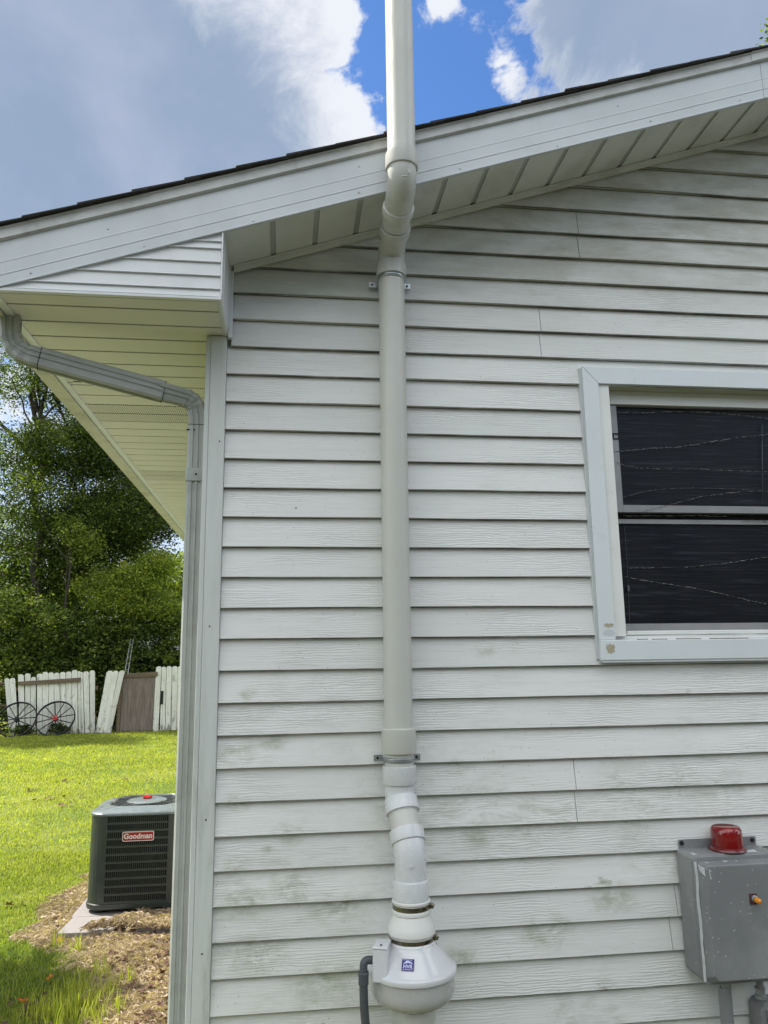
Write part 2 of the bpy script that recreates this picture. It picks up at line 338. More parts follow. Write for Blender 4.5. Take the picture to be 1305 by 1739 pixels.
# ------------------------------------------------------------------ mesh helpers
class MB:
    def __init__(s): s.v = []; s.f = []; s.sm = []
    def add(s, vs, fs, smooth=False):
        o = len(s.v); s.v += [tuple(v) for v in vs]; s.f += [tuple(i + o for i in f) for f in fs]; s.sm += [smooth] * len(fs); return s
    def box(s, x0, x1, y0, y1, z0, z1, M=None):
        v = [(x, y, z) for x in (x0, x1) for y in (y0, y1) for z in (z0, z1)]
        if M is not None: v = [M @ Vector(p) for p in v]
        return s.add(v, [(0, 1, 3, 2), (4, 6, 7, 5), (0, 4, 5, 1), (2, 3, 7, 6), (0, 2, 6, 4), (1, 5, 7, 3)])
    def quad(s, *p): return s.add(p, [tuple(range(len(p)))])
    def prism(s, poly, vec, cap=True):
        n = len(poly); vec = Vector(vec); a = [Vector(p) for p in poly]; b = [p + vec for p in a]
        f = [(i, (i + 1) % n, n + (i + 1) % n, n + i) for i in range(n)]
        if cap: f += [tuple(range(n))[::-1], tuple(range(n, 2 * n))]
        return s.add(a + b, f)
    def tube(s, path, r, n=12, cap=True, smooth=True, prof=None):
        """sweep a circle (or the closed 2D profile prof) along path; r may be a list"""
        P = [Vector(p) for p in path]; m = len(P); rr = r if isinstance(r, (list, tuple)) else [r] * m
        T = [(P[min(i + 1, m - 1)] - P[max(i - 1, 0)]).normalized() for i in range(m)]
        ref = Vector((0, 1, 0)) if abs(T[0].y) < .9 else Vector((1, 0, 0))
        A = (ref - T[0] * ref.dot(T[0])).normalized(); rings = []
        for i in range(m):
            A = (A - T[i] * A.dot(T[i])).normalized(); B = T[i].cross(A)
            if prof: rings.append([P[i] + A * (q[0] * rr[i]) + B * (q[1] * rr[i]) for q in prof])
            else: rings.append([P[i] + (A * math.cos(2 * math.pi * k / n) + B * math.sin(2 * math.pi * k / n)) * rr[i] for k in range(n)])
        n = len(rings[0]); vs = [p for r_ in rings for p in r_]
        fs = [(i * n + k, i * n + (k + 1) % n, (i + 1) * n + (k + 1) % n, (i + 1) * n + k) for i in range(m - 1) for k in range(n)]
        s.add(vs, fs, smooth)
        if cap: s.add([], []); o = len(s.v) - len(vs); s.f += [tuple(o + k for k in range(n))[::-1], tuple(o + (m - 1) * n + k for k in range(n))]; s.sm += [False, False]
        return s
    def lathe(s, prof, c=(0, 0, 0), axis=(0, 0, 1), n=32, smooth=True):
        """prof: list of (radius, height)"""
        c = Vector(c); ax = Vector(axis).normalized(); q = ax.to_track_quat('Z', 'Y').to_matrix()
        vs = []; m = len(prof)
        for r, h in prof:
            for k in range(n): a = 2 * math.pi * k / n; vs.append(c + q @ Vector((r * math.cos(a), r * math.sin(a), h)))
        fs = [(i * n + k, i * n + (k + 1) % n, (i + 1) * n + (k + 1) % n, (i + 1) * n + k) for i in range(m - 1) for k in range(n)]
        s.add(vs, fs, smooth)
        o = len(s.v) - len(vs)
        if prof[0][0] > 1e-5: s.f.append(tuple(o + k for k in range(n))[::-1]); s.sm.append(False)
        if prof[-1][0] > 1e-5: s.f.append(tuple(o + (m - 1) * n + k for k in range(n))); s.sm.append(False)
        return s
    def build(s, name, mat, parent=None, bevel=0, seg=2, sharp=32):
        if name in SPLIT:
            q = split(s)
            if len(q) > 1: return [b.build(name, mat, parent, bevel, seg, sharp) for b in q][0]
        me = bpy.data.meshes.new(name); me.from_pydata([tuple(v) for v in s.v], [], s.f)
        bm = bmesh.new(); bm.from_mesh(me)
        for f, sm in zip(bm.faces, s.sm): f.smooth = sm
        bmesh.ops.remove_doubles(bm, verts=bm.verts, dist=1e-6)
        bmesh.ops.recalc_face_normals(bm, faces=bm.faces)
        if bevel:
            es = [e for e in bm.edges if len(e.link_faces) == 2 and e.calc_face_angle(0) > .6]
            bmesh.ops.bevel(bm, geom=es, offset=bevel, segments=seg, profile=.5, affect='EDGES', clamp_overlap=True)
        for e in bm.edges:
            if len(e.link_faces) == 2 and e.calc_face_angle(0) > R(sharp): e.smooth = False
        bm.to_mesh(me); bm.free()
        if mat: me.materials.append(mat)
        o = bpy.data.objects.new(name, me); col.objects.link(o)
        if parent: o.parent = parent
        return o
def split(mb):
    """one MB per connected piece"""
    par = list(range(len(mb.v)))
    def find(a):
        while par[a] != a: par[a] = par[par[a]]; a = par[a]
        return a
    for f in mb.f:
        for i in f[1:]: par[find(i)] = find(f[0])
    out = {}
    for f, sm in zip(mb.f, mb.sm):
        m = out.setdefault(find(f[0]), (MB(), {})); b, mp = m; ids = []
        for i in f:
            if i not in mp: mp[i] = len(b.v); b.v.append(mb.v[i])
            ids.append(mp[i])
        b.f.append(tuple(ids)); b.sm.append(sm)
    return [b for b, _ in out.values()]
SPLIT = {'nail_head', 'perforated_panel', 'corner_post', 'paint_smear', 'connector', 'bolt', 'moulded_mark', 'screw', 'foot', 'fan_blade', 'housing_clip', 'rung', 'foundation_block', 'rail', 'soffit_panel', 'cable_stub'}
def tag(o, label=None, cat=None, group=None, kind=None):
    for k, v in (('label', label), ('category', cat), ('group', group), ('kind', kind)):
        if v: o[k] = v
    return o
def thing(name, label, cat, loc=(0, 0, 0), group=None):
    o = bpy.data.objects.new(name, None); col.objects.link(o); o.location = loc; o.empty_display_size = .1
    return tag(o, label, cat, group)
class At:
    """parts given in world coordinates but parented to an empty at its own place"""
    def __init__(s, root): s.root = root; s.off = Vector(root.location)
    def part(s, mb, name, mat, parent=None, **k):
        if parent is None or parent is s.root:
            mb.v = [tuple(Vector(v) - s.off) for v in mb.v]; return mb.build(name, mat, s.root, **k)
        mb.v = [tuple(Vector(v) - s.off) for v in mb.v]; return mb.build(name, mat, parent, **k)
def smooth_path(pts, rad, n=6):
    """polyline with rounded corners"""
    P = [Vector(p) for p in pts]; out = [P[0]]
    for i in range(1, len(P) - 1):
        a = (P[i - 1] - P[i]); b = (P[i + 1] - P[i]); r = min(rad, a.length * .49, b.length * .49)
        A = P[i] + a.normalized() * r; B = P[i] + b.normalized() * r
        for k in range(n + 1):
            t = k / n; out.append(A * (1 - t) ** 2 + P[i] * 2 * t * (1 - t) + B * t * t)
    out.append(P[-1]); return out
def text_mesh(body, name, size, mat, parent, M, extrude=.0008, bold=0.0, xscale=1.0):
    cu = bpy.data.curves.new(name, 'FONT'); cu.body = body; cu.size = size; cu.extrude = extrude; cu.align_x = 'CENTER'; cu.align_y = 'CENTER'; cu.offset = bold
    o = bpy.data.objects.new(name + '_src', cu); col.objects.link(o)
    bpy.context.view_layer.update()
    me = bpy.data.meshes.new_from_object(o.evaluated_get(bpy.context.evaluated_depsgraph_get()))
    bpy.data.objects.remove(o); me.name = name
    me.transform(Matrix.Diagonal((xscale, 1, 1, 1))); me.transform(M); me.materials.clear(); me.materials.append(mat)
    ob = bpy.data.objects.new(name, me); col.objects.link(ob); ob.parent = parent
    return ob

# ================================================================== HOUSE
SL = .336                                        # roof slope (rise over run)
YF = -.34                                        # face of the rake fascia
def fas_z(x): return 3.110 + SL * (x + .25)      # bottom edge of the rake fascia
def sof_z(x): return 3.134 + SL * (x + .25)      # underside of the rake soffit
XR, XPEAK = 8.8, 4.25
YB = 9.0                                          # back of the house
H = thing('house', 'single-storey house with weathered white lap siding, gable eave and dark shingle roof', 'house', (0, 0, 0))
rng = random.Random(4)

def lap_boards(mb, xfn, y=0.0, seams={}, k0=-14, k1=25, hole=None):
    for k in range(k0, k1 + 1):
        zb = 3.04 - .114 * k; zt = zb + .114
        for (x0, x1) in xfn(k, zb):
            cuts = [x0] + sorted(c for c in seams.get(k, []) if x0 + .02 < c < x1 - .02) + [x1]
            for a, b in zip(cuts, cuts[1:]):
                if b - a < .01: continue
                a2 = a + (.0012 if a != x0 else 0); b2 = b - (.0012 if b != x1 else 0)
                n = max(2, int((b2 - a2) / .12)); vs = []; fs = []
                for i in range(n + 1):
                    x = a2 + (b2 - a2) * i / n
                    w = .0017 * math.sin(x * 3.1 + k * 1.7) + .0010 * math.sin(x * 9.7 + k * 2.9) + rng.uniform(-.0005, .0005)
                    dz = w * .8; d = .0175 + w * .9
                    vs += [(x, y + .012, zb + dz + .005), (x, y - d + .003, zb + dz + .001), (x, y - d + .001, zb + dz), (x, y - d, zb + dz + .002), (x, y + .001, zt + .006), (x, y + .012, zt + .006)]
                for i in range(n):
                    for j in range(5): fs.append((i * 6 + j, (i + 1) * 6 + j, (i + 1) * 6 + j + 1, i * 6 + j + 1))
                fs += [(0, 1, 2, 3, 4, 5), tuple(n * 6 + j for j in (5, 4, 3, 2, 1, 0))]
                mb.add(vs, fs)
def front_spans(k, zb):
    if zb < 2.80: x0 = -.2435
    elif zb < 3.09: x0 = -.228
    else: x0 = (zb - 3.134) / SL - .25
    x1 = XR if zb < 3.0 else min(XR, 2 * XPEAK - x0)
    if x1 <= x0 + .05: return []
    if 1.60 < zb < 2.66: return [(x0, 1.222), (2.332, x1)]
    return [(x0, x1)]
seams = {-3: [1.231], -4: [1.231], 1: [1.036], 2: [1.035], -2: [1.228], 16: [1.078, 3.3], 17: [1.075], 19: [1.442], 20: [1.425], 21: [1.407], 5: [3.6], 10: [2.9], 14: [2.6], 22: [2.2], -6: [2.4], 24: [.6]}
seams = {-3: [1.231], -2: [1.228], 1: [1.04], 2: [1.035], 17: [1.079], 18: [1.076], 21: [1.442], 22: [1.412], 9: [3.4], 5: [3.6], 10: [2.9], 13: [2.6], -6: [2.4]}
mb = MB(); lap_boards(mb, front_spans, 0, seams)
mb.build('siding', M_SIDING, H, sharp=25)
# side wall facing the yard (its boards run along y) : same profile, turned
mb = MB(); lap_boards(mb, lambda k, zb: [(.03, YB)], 0, {}, 2, 25)
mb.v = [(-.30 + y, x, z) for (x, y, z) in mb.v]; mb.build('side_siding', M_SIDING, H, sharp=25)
mb = MB()                                        # solid wall core behind the boards
mb.prism([(-.285, .014, .12), (-.285, .014, 2.97), (XPEAK, .014, 4.62), (XR, .014, 3.09), (XR, .014, .12)], (0, .08, 0))
core = MB()
for (x0, x1, z0, z1) in ((-.285, 1.222, .12, 2.97), (2.332, XR, .12, 2.97), (1.222, 2.332, .12, 1.62), (1.222, 2.332, 2.74, 2.97)): core.box(x0, x1, .014, .09, z0, z1)
core.prism([(-.285, .014, 2.97), (-.285, .014, 3.0), (XPEAK, .014, 4.60), (XR, .014, 3.0), (XR, .014, 2.97)], (0, .076, 0))
core.box(-.285, -.20, .09, YB, .12, 3.0); core.box(XR - .08, XR, .09, YB, .12, 3.0); core.box(-.2, XR - .08, YB - .08, YB, .12, 3.0)
core.build('wall', M_BOARD, H)
mb = MB(); mb.box(-.28, XR, -.0, YB, -.3, .125); mb.build('foundation', M_PAVER, H)
# corner board with small nail dimples
mb = MB(); mb.box(-.305, -.2445, -.026, .016, .16, 2.848); mb.box(-.324, -.3055, -.024, .075, .16, 2.846)
cb = mb.build('corner_board', M_BOARD, H, bevel=.0025)
mb = MB()
for z in (2.42, 1.72, 1.05, .62): mb.lathe([(.0, .0), (.0028, .0), (.0028, .002), (0, .0028)], (-.281 + (z * 7 % 1) * .02, -.0262, z), (0, -1, 0), 8)
mb.build('nail_head', M_DARK, cb)

# rake soffit: panels with V grooves running out from the wall
mb = MB(); gro = MB()
x = -.246 + .012; edges = [-.2400]
g0 = -.068
while g0 < XPEAK: edges.append(g0); g0 += .1655
edges.append(XPEAK)
def mirror(xv): return xv
for a, b in zip(edges, edges[1:]):
    aa = a + (.011 if a > -.2 else 0); bb = b - (.011 if b < XPEAK else 0)
    mb.prism([(aa, YF + .014, sof_z(aa)), (bb, YF + .014, sof_z(bb)), (bb, YF + .014, sof_z(bb) + .008), (aa, YF + .014, sof_z(aa) + .008)], (0, -YF - .012, 0))
    if b < XPEAK: gro.prism([(b - .012, YF + .014, sof_z(b - .012) + .006), (b + .012, YF + .014, sof_z(b + .012) + .006), (b + .012, YF + .014, sof_z(b + .012) + .012), (b - .012, YF + .014, sof_z(b - .012) + .012)], (0, -YF - .012, 0))
rs = mb.build('rake_soffit', M_RAKESOF, H); gro.build('soffit_groove', M_GROOVE, rs)
# far half of the gable (beyond the frame)
mb = MB(); mz = sof_z(XPEAK)
mb.prism([(XPEAK, YF + .014, mz), (XR + .75, YF + .014, mz - SL * (XR + .75 - XPEAK)), (XR + .75, YF + .014, mz - SL * (XR + .75 - XPEAK) + .012), (XPEAK, YF + .014, mz + .012)], (0, -YF - .012, 0))
mb.build('rake_soffit', M_RAKESOF, H)
# wall channel under the rake soffit
mb = MB()
def slab(mb, x0, x1, y0, y1, fz, lo, hi, n=1):
    mb.prism([(x0, y0, fz(x0) + lo), (x1, y0, fz(x1) + lo), (x1, y0, fz(x1) + hi), (x0, y0, fz(x0) + hi)], (0, y1 - y0, 0))
slab(mb, -.224, .345, -.034, -.0165, sof_z, -.021, -.001); slab(mb, .338, XPEAK, -.035, -.017, sof_z, -.020, -.0015)
slab(mb, -.224, XPEAK, -.046, -.0352, sof_z, -.006, -.002)
mb.build('soffit_channel', M_RAKESOF, H, bevel=.001)

# rake fascia: main face, two raised ribs and a lip, as one profile swept up the slope
prof = [(YF + .014, -.000), (YF - .002, -.000), (YF - .002, .006), (YF, .008), (YF, .0400), (YF - .0016, .043), (YF - .0016, .0455), (YF, .048),
        (YF, .087), (YF - .0010, .090), (YF - .0010, .0925), (YF, .095), (YF, .168), (YF + .014, .168)]
def rakeprof(x0, x1, prof, n=18, wob=.0):
    mb = MB(); m = len(prof); vs = []; fs = []
    for i in range(n + 1):
        x = x0 + (x1 - x0) * i / n
        for (y, h) in prof: vs.append((x, y + wob * math.sin(x * 5.3 + h * 20) , fas_z(x) + h))
    for i in range(n):
        for j in range(m): fs.append((i * m + j, i * m + (j + 1) % m, (i + 1) * m + (j + 1) % m, (i + 1) * m + j))
    fs += [tuple(range(m))[::-1], tuple(n * m + j for j in range(m))]
    mb.add(vs, fs); return mb
XE = -1.055                                      # eave end of the roof
fa = rakeprof(XE, 1.93, prof, 40, .0008); fb = rakeprof(1.932, XPEAK, prof, 20, .0008)
mb = MB(); mb.add(fa.v, fa.f); mb.add(fb.v, fb.f); fascia = mb.build('rake_fascia', M_FASCIA, H, sharp=20)
mb = MB(); xs = [XE + .02 + i * .19 for i in range(27)]
for i, xx in enumerate(xs):
    for h in ((.018,) if i % 2 else ()) + ((.125,) if i % 5 == 2 else ()):
        xx2 = xx + .05 * math.sin(i * 3.3 + h * 50)
        mb.lathe([(.0038, 0), (.0038, .0012), (.002, .0022), (0, .0024)], (xx2, YF - .0005, fas_z(xx2) + h + .006 * math.sin(i * 2.1)), (0, -1, 0), 8)
mb.build('nail_head', M_GALV, fascia)
band = [(YF + .014, .1685), (YF - .003, .1685), (YF - .014, .173), (YF - .014, .206), (YF - .020, .209), (YF - .020, .213), (YF + .014, .2135)]
a = rakeprof(XE - .01, 1.90, band, 30, .0006); b = rakeprof(1.885, XPEAK, [(y - .0025 if y < YF else y, h + .001) for y, h in band], 20, .0006)
mb = MB(); mb.add(a.v, a.f); mb.add(b.v, b.f); mb.build('drip_edge', M_DRIP, H, sharp=25)
mb = MB(); mz = fas_z(XPEAK)
mb.prism([(XPEAK + .002, YF, mz), (XR + .75, YF, mz - SL * (XR + .75 - XPEAK)), (XR + .75, YF, mz - SL * (XR + .75 - XPEAK) + .21), (XPEAK + .002, YF, mz + .21)], (0, .014, 0))
mb.build('rake_fascia', M_FASCIA, H)
# roof: shingle courses, each lapping the one below, ragged at the rake
roof = MB(); L = math.hypot(1, SL); c = 1 / L; s_ = SL / L
nc = int((XPEAK - XE) * L / .190) + 1
for i in range(nc):
    d0 = i * .190; x0 = XE - .045 + d0 * c; z0 = fas_z(XE - .045) + .214 + d0 * s_
    x1 = min(x0 + .25 * c, XPEAK + .02); z1 = z0 + (x1 - x0) * SL
    ye = YF - .030 - rng.uniform(0, .010); t = .0035 + rng.uniform(0, .003); lift = .006 + rng.uniform(0, .004)
    roof.prism([(x0, ye, z0 + lift - .003), (x1, ye, z1 + .0005), (x1, ye, z1 + .004), (x0, ye, z0 + lift + t)], (0, YB + .35 - ye, 0))
roof.prism([(XE - .03, YF + .0, fas_z(XE - .03) + .2137), (XPEAK, YF + .0, fas_z(XPEAK) + .2137), (XPEAK, YF, fas_z(XPEAK) + .196), (XE - .03, YF, fas_z(XE - .03) + .196)], (0, YB + .34 - YF, 0))
pk = fas_z(XPEAK) + .225
roof.prism([(XPEAK, YF - .03, pk), (XR + .80, YF - .03, pk - SL * (XR + .80 - XPEAK)), (XR + .80, YF - .03, pk - SL * (XR + .80 - XPEAK) - .03), (XPEAK, YF - .03, pk - .03)], (0, YB + .68 - .03, 0))
roof.build('roof', M_SHINGLE, H)

# eave return (the boxed corner under the rake fascia)
mb = MB(); YX = YF + .012
ret = MB(); zbot = 2.8635
lines = [zbot, 2.893, 2.944, 2.997, 3.050, 3.078, 3.13]
for i, (za, zb) in enumerate(zip(lines, lines[1:])):
    def xl(z): return max(XE + .004, (z - 3.110) / SL - .25 + .0)
    ya = YX + .001
    p = [(xl(za) - .0, ya - .0045, za + .0022), (-.2465, ya - .0045, za + .0022), (-.2465, ya, zb), (xl(zb), ya, zb)]
    if xl(zb) > -.25: p = [(xl(za), ya - .0045, za + .0022), (-.2465, ya - .0045, za + .0022), (-.2465, ya, fas_z(-.2465) + .02), (-.30, ya, fas_z(-.30) + .02)]
    ret.prism(p, (0, .006, 0)); ret.box(xl(za), -.2465, ya - .0085, ya + .004, za - .0015, za + .0022)
r_ = ret.build('eave_return', M_BOX, H, bevel=.0012)
mb = MB()
mb.box(-.2550, -.2420, YX - .0102, 0.0 - .018, zbot - .013, zbot + .004)                       # lower edge channel
mb.box(-.2460, -.2405, YX - .0100, -.018, zbot + .004, sof_z(-.24) + .01)                      # side face
mb.box(-.2404, -.2385, YX + .05, YX + .054, zbot + .01, sof_z(-.24)); mb.box(-.2404, -.2340, -.050, -.044, zbot + .01, sof_z(-.24) - .005)
mb.box(-.2403, -.2240, -.040, -.0170, 2.838, sof_z(-.23) - .022)                               # J channel on the wall
mb.box(-.2600, -.2552, YX - .0100, -.020, zbot - .015, zbot - .0135)
mb.build('return_side', M_BOX, H, bevel=.001)
mb = MB(); mb.box(XE + .01, -.2551, YX - .0085, YX + .010, zbot - .0125, zbot - .0025); mb.build('return_trim', M_BOX, H, bevel=.0015)

# eave soffit : panels across, grooves every 0.138 m, a few perforated strips
e = MB(); pf = MB(); gg = MB(); y = YX + .0105; k = 0; XI = -1.0; ZS = 2.852
ys = [-.3175, -.231] + [-.231 + .1385 * i for i in range(1, 70)]
perf_i = [i for i, yy in enumerate(ys[:-1]) if .87 < (yy + ys[i + 1]) / 2 < 1.17] + [i for i, yy in enumerate(ys[:-1]) if 2.15 < yy < 2.45] + [i for i, yy in enumerate(ys[:-1]) if 5.0 < yy < 5.3]
for i, (a, b) in enumerate(zip(ys, ys[1:])):
    if b > YB + .3: break
    tgt = pf if i in perf_i else e
    x1 = -.2605 if b <= .06 else -.318
    tgt.box(XI, x1, a + .0055, b - .0055, ZS, ZS + .006)
    sag = .0
    gg.box(XI, x1, b - .0054, b + .0054, ZS + .004, ZS + .008)
es = e.build('eave_soffit', M_EAVE, H, bevel=.0012, seg=1); pf.build('perforated_panel', M_PERF, es); gg.build('soffit_groove', M_GROOVE_E, es)
mb = MB(); mb.box(-1.028, -.9985, YX + .011, YB + .3, ZS - .006, ZS + .0015); mb.box(-1.0285, -1.0125, YX + .011, YB + .3, ZS - .0058, 3.05)
mb.build('eave_fascia', M_BOX, H, bevel=.0015)
mb = MB(); mb.box(-.3235, -.3135, .08, YB, ZS - .02, ZS - .001); mb.build('soffit_channel', M_RAKESOF, H)
mb = MB(); mb.box(-.975, -.935, .5515, .5535, ZS - .004, ZS - .0005); mb.box(-1.0, -.975, .551, .554, ZS - .008, ZS - .0065); mb.build('cable_stub', M_DARK, H)
# gutter (K profile) with dirt on its underside
gp = [(-1.030, 2.955), (-1.030, 2.838), (-1.092, 2.838), (-1.100, 2.842), (-1.118, 2.875), (-1.140, 2.915), (-1.142, 2.950), (-1.132, 2.955), (-1.132, 2.950), (-1.137, 2.945), (-1.136, 2.918), (-1.114, 2.879), (-1.097, 2.846), (-1.090, 2.842), (-1.033, 2.842), (-1.033, 2.955)]
mb = MB(); mb.prism([(x, YF + .06, z) for x, z in gp], (0, YB + .3 - YF - .06, 0)); mb.box(-1.138, -1.031, YF + .0585, YF + .0602, 2.840, 2.952)
mb.build('gutter', M_GUTTER, H)

# window
def frame_ring(mb, x0, x1, z0, z1, w, y0, y1, wb=None, wt_=None):
    wb = w if wb is None else wb; wt_ = w if wt_ is None else wt_
    mb.box(x0, x0 + w, y0, y1, z0, z1); mb.box(x1 - w, x1, y0, y1, z0, z1)
    mb.box(x0 + w, x1 - w, y0, y1, z0, z0 + wb); mb.box(x0 + w, x1 - w, y0, y1, z1 - wt_, z1)
W = bpy.data.objects.new('window', None); col.objects.link(W); W.parent = H
YC = -.034                                       # face of the casing
WX0 = px(990, 640, YC).x; WXI = px(1017.5, 660, YC).x; WX1 = 2.36; cw = WXI - WX0
WZ1 = px(1000, 622, YC).z; WZ0 = px(1020, 1122, YC).z; WZI1 = px(1022, 651, YC).z; WZI0 = px(1060, 1086.5, YC).z; ch = WZ1 - WZI1
g = .0008
mb = MB(); mb.prism([(WX0, YC, WZI0), (WXI, YC, WZI0), (WXI, YC, WZI1 - g), (WX0, YC, WZ1 - g)], (0, -YC - .002, 0)); mb.build('casing', M_CASING, W, bevel=.002)
mb = MB(); mb.prism([(WX1 - cw, YC, WZI0), (WX1, YC, WZI0), (WX1, YC, WZ1 - g), (WX1 - cw, YC, WZI1 - g)], (0, -YC - .002, 0)); mb.build('casing', M_CASING, W, bevel=.002)
mb = MB(); mb.prism([(WX0 + g, YC, WZ1), (WXI + g, YC, WZI1), (WX1 - cw - g, YC, WZI1), (WX1 - g, YC, WZ1)], (0, -YC - .002, 0)); mb.build('casing', M_CASING, W, bevel=.002)
mb = MB(); mb.box(WX0 - .010, WX0 - .0003, YC + .012, -.002, WZ0 + .004, WZ1 - .003); mb.build('casing_edge', M_FASCIA, W, bevel=.0015)
mb = MB(); mb.box(WX0 - .004, WX0 - .0006, YC + .004, YC + .0117, WZ0 + .006, WZ1 - .006); mb.build('casing_edge', M_FASCIA, W, bevel=.001)
mb = MB(); mb.box(WX0 - .001, WX1 + .002, YC - .009, -.004, WZ0, WZI0 - .0008); sl = mb.build('sill', M_CASING, W, bevel=.003)
mb = MB(); mb.box(WX0 + .004, WX1, YC - .006, -.0, WZ0 - .008, WZ0 - .0006); mb.build('drip_lip', M_FASCIA, sl)
def blotch(cx, cz, rx, rz, y, seed, n=26, th=.0014):
    rg = random.Random(seed); o = []
    for a in range(n):
        f = 1 + rg.uniform(-.32, .18); o.append((cx + rx * f * math.cos(a * 2 * math.pi / n), y, cz + rz * f * math.sin(a * 2 * math.pi / n)))
    mb = MB(); mb.prism(o, (0, -th, 0)); mb.build('caulk_patch', M_GLUE, W)
q = px(1038, 1101, YC - .009); blotch(q.x, q.z, .019, .019, YC - .0089, 3); q = px(1034, 1062, YC); blotch(q.x, q.z, .021, .008, YC + .0001, 5)
q = px(1035, 1075, YC); rg = random.Random(2)
mb = MB(); mb.prism([(q.x + .026 * math.cos(a) * rg.uniform(.8, 1), YC + .0002, q.z + .016 * math.sin(a) * rg.uniform(.8, 1)) for a in [i * .45 for i in range(14)]], (0, -.0006, 0)); mb.build('caulk_patch', M_FASCIA, W)
YW = .046                                        # face of the vinyl frame, set back in the opening
fx = px(1036.5, 690, YW).x; fz1 = px(1045, 686, YW).z; fz0 = px(1070, 1072.5, YW).z; fx1 = WX1 - cw - .045
fo = px(1021.5, 680, YW).x; ft = px(1040, 670.5, YW).z
mb = MB(); mb.box(WXI - .055, WX1 - cw + .02, YC + .003, YW + .05, WZI1 + .0005, WZI1 + .012); mb.build('head_liner', M_HEAD, W)
mb = MB(); mb.box(WXI - .012, WX1 - cw + .012, YC + .01, YW - .0005, ft + .002, ft + .010) if False else None
mb = MB(); mb.box(fx - .030, fx - .0145, YW - .012, YW + .05, fz0 - .02, WZI1 + .0003); mb.box(fx - .0143, fx, YW - .002, YW + .05, fz0, WZI1 + .0003)
mb.box(WXI - .012, fx - .0302, YC + .012, YW + .05, fz0 - .02, WZI1 + .0003); mb.box(fx + .0002, fx1, YW - .002, YW + .05, fz1, ft); mb.box(fx + .0002, fx1, YW + .004, YW + .05, ft + .0003, WZI1 + .0003)
mb.box(fx1 + .0002, fx1 + .03, YW - .002, YW + .05, fz0, WZI1 + .0003)
mb.box(fx - .0143, fx1 + .03, YW - .045, YW + .05, WZI0 - .02, fz0 - .0003); mb.box(fx + .006, fx1, YW - .010, YW - .0025, fz0 - .0003, fz0 + .002)
mb.build('frame', M_WHITE, W, bevel=.0015)
for a, b in ((fx + .01, fx + .05), (fx + .07, fx + .13), (fx + .17, fx + .27), (fx + .31, fx + .47)): mb = MB(); mb.box(a, b, YC - .004, YC + .006, WZI0 - .0006, WZI0 + .0022); mb.build('debris', M_BROWN, W)
YS = YW + .010
sx0 = fx + .001; gx = px(1049, 720, YS).x; zt = px(1100, 689.5, YS).z; zu0 = px(1100, 870, YS).z; zu1 = px(1100, 858, YS).z; sx1 = fx1 - .001
up = MB(); up.box(sx0, gx, YS, YS + .03, zu0, zt); up.box(sx1 - .016, sx1, YS, YS + .03, zu0, zt); up.box(gx + .0002, sx1 - .0162, YS, YS + .03, zu0, zu1); up.box(gx + .0002, sx1 - .0162, YS + .002, YS + .03, zt - .003, zt)
us = up.build('upper_sash', M_SASH, W, bevel=.001)
q = px(1046, 741, YS); mb = MB(); frame_ring(mb, q.x - .013, q.x + .015, q.z - .013, q.z + .013, .004, YS - .004, YS - .0003); mb.build('latch', M_DARK, us)
YL = YS + .022; zl1 = px(1100, 882, YL).z; zl2 = px(1100, 889.5, YL).z; zlb = px(1100, 1059.5, YL).z
lo = MB(); lo.box(sx0, sx1, YL, YL + .02, zl2, zl1); lo.box(sx0, sx1, YS + .004, YL + .02, fz0 - .001, zlb)
lx = px(1052.5, 950, YL).x
lo.box(sx0, lx, YL + .001, YL + .02, zlb + .0002, zl2 - .0002)
ls = lo.build('lower_sash', M_SASH, W, bevel=.001)
mb = MB(); mb.box(gx, sx1, YS + .016, YS + .019, zu1, zt); mb.build('pane', M_SCREEN, us)
mb = MB(); mb.box(sx0, sx1, YL + .012, YL + .015, zlb, zl2); mb.build('pane', M_SCREEN, ls)
mb = MB(); mb.box(fx - .06, fx1 + .06, YL + .021, YL + .024, fz0 - .04, ft + .05); mb.build('room_shade', M_DARK, W)
def strand(pts, y, r=.0011, seed=1, rough=.0018):
    rg = random.Random(seed); P = [px(u, v, y) for u, v in pts]; out = []
    for a, b in zip(P, P[1:]):
        n = max(3, int((b - a).length / .008))
        for i in range(n):
            q = a.lerp(b, i / n); out.append(q + Vector((0, rg.uniform(-1, 1) * rough, rg.uniform(-1, 1) * rough)))
    out.append(P[-1]); mb = MB(); mb.tube(out, [r * rg.uniform(.35, 1.3) for _ in out], 4, cap=True); mb.build('cobweb', M_WEB, W)
def cp3(pts):
    """smooth curve through the points"""
    out = []
    for i in range(len(pts) - 1):
        p0, p1, p2, p3 = pts[max(i - 1, 0)], pts[i], pts[i + 1], pts[min(i + 2, len(pts) - 1)]
        for k in range(5):
            t = k / 5; out.append(tuple(.5 * (2 * b + (c - a) * t + (2 * a - 5 * b + 4 * c - d) * t * t + (3 * b - a - 3 * c + d) * t ** 3) for a, b, c, d in zip(p0, p1, p2, p3)))
    return out + [pts[-1]]
yu = YS + .006; yl = YL + .004
strand(cp3([(1050, 700), (1090, 701), (1160, 699), (1240, 703), (1310, 712), (1400, 726)]), yu, .0012, 1)
strand(cp3([(1042, 767), (1100, 762), (1150, 759), (1210, 750), (1260, 742), (1320, 736), (1420, 722)]), YS - .003, .0012, 2)
strand(cp3([(1045, 784), (1072, 793), (1120, 796), (1180, 796), (1240, 799), (1310, 801), (1450, 810)]), YS - .003, .0009, 3)
strand(cp3([(1094, 868), (1130, 859), (1165, 850), (1200, 842), (1250, 836), (1300, 833), (1380, 830)]), YS - .003, .0010, 4)
strand(cp3([(1058, 876), (1100, 876), (1180, 876), (1235, 877)]), YL - .004, .0012, 5)
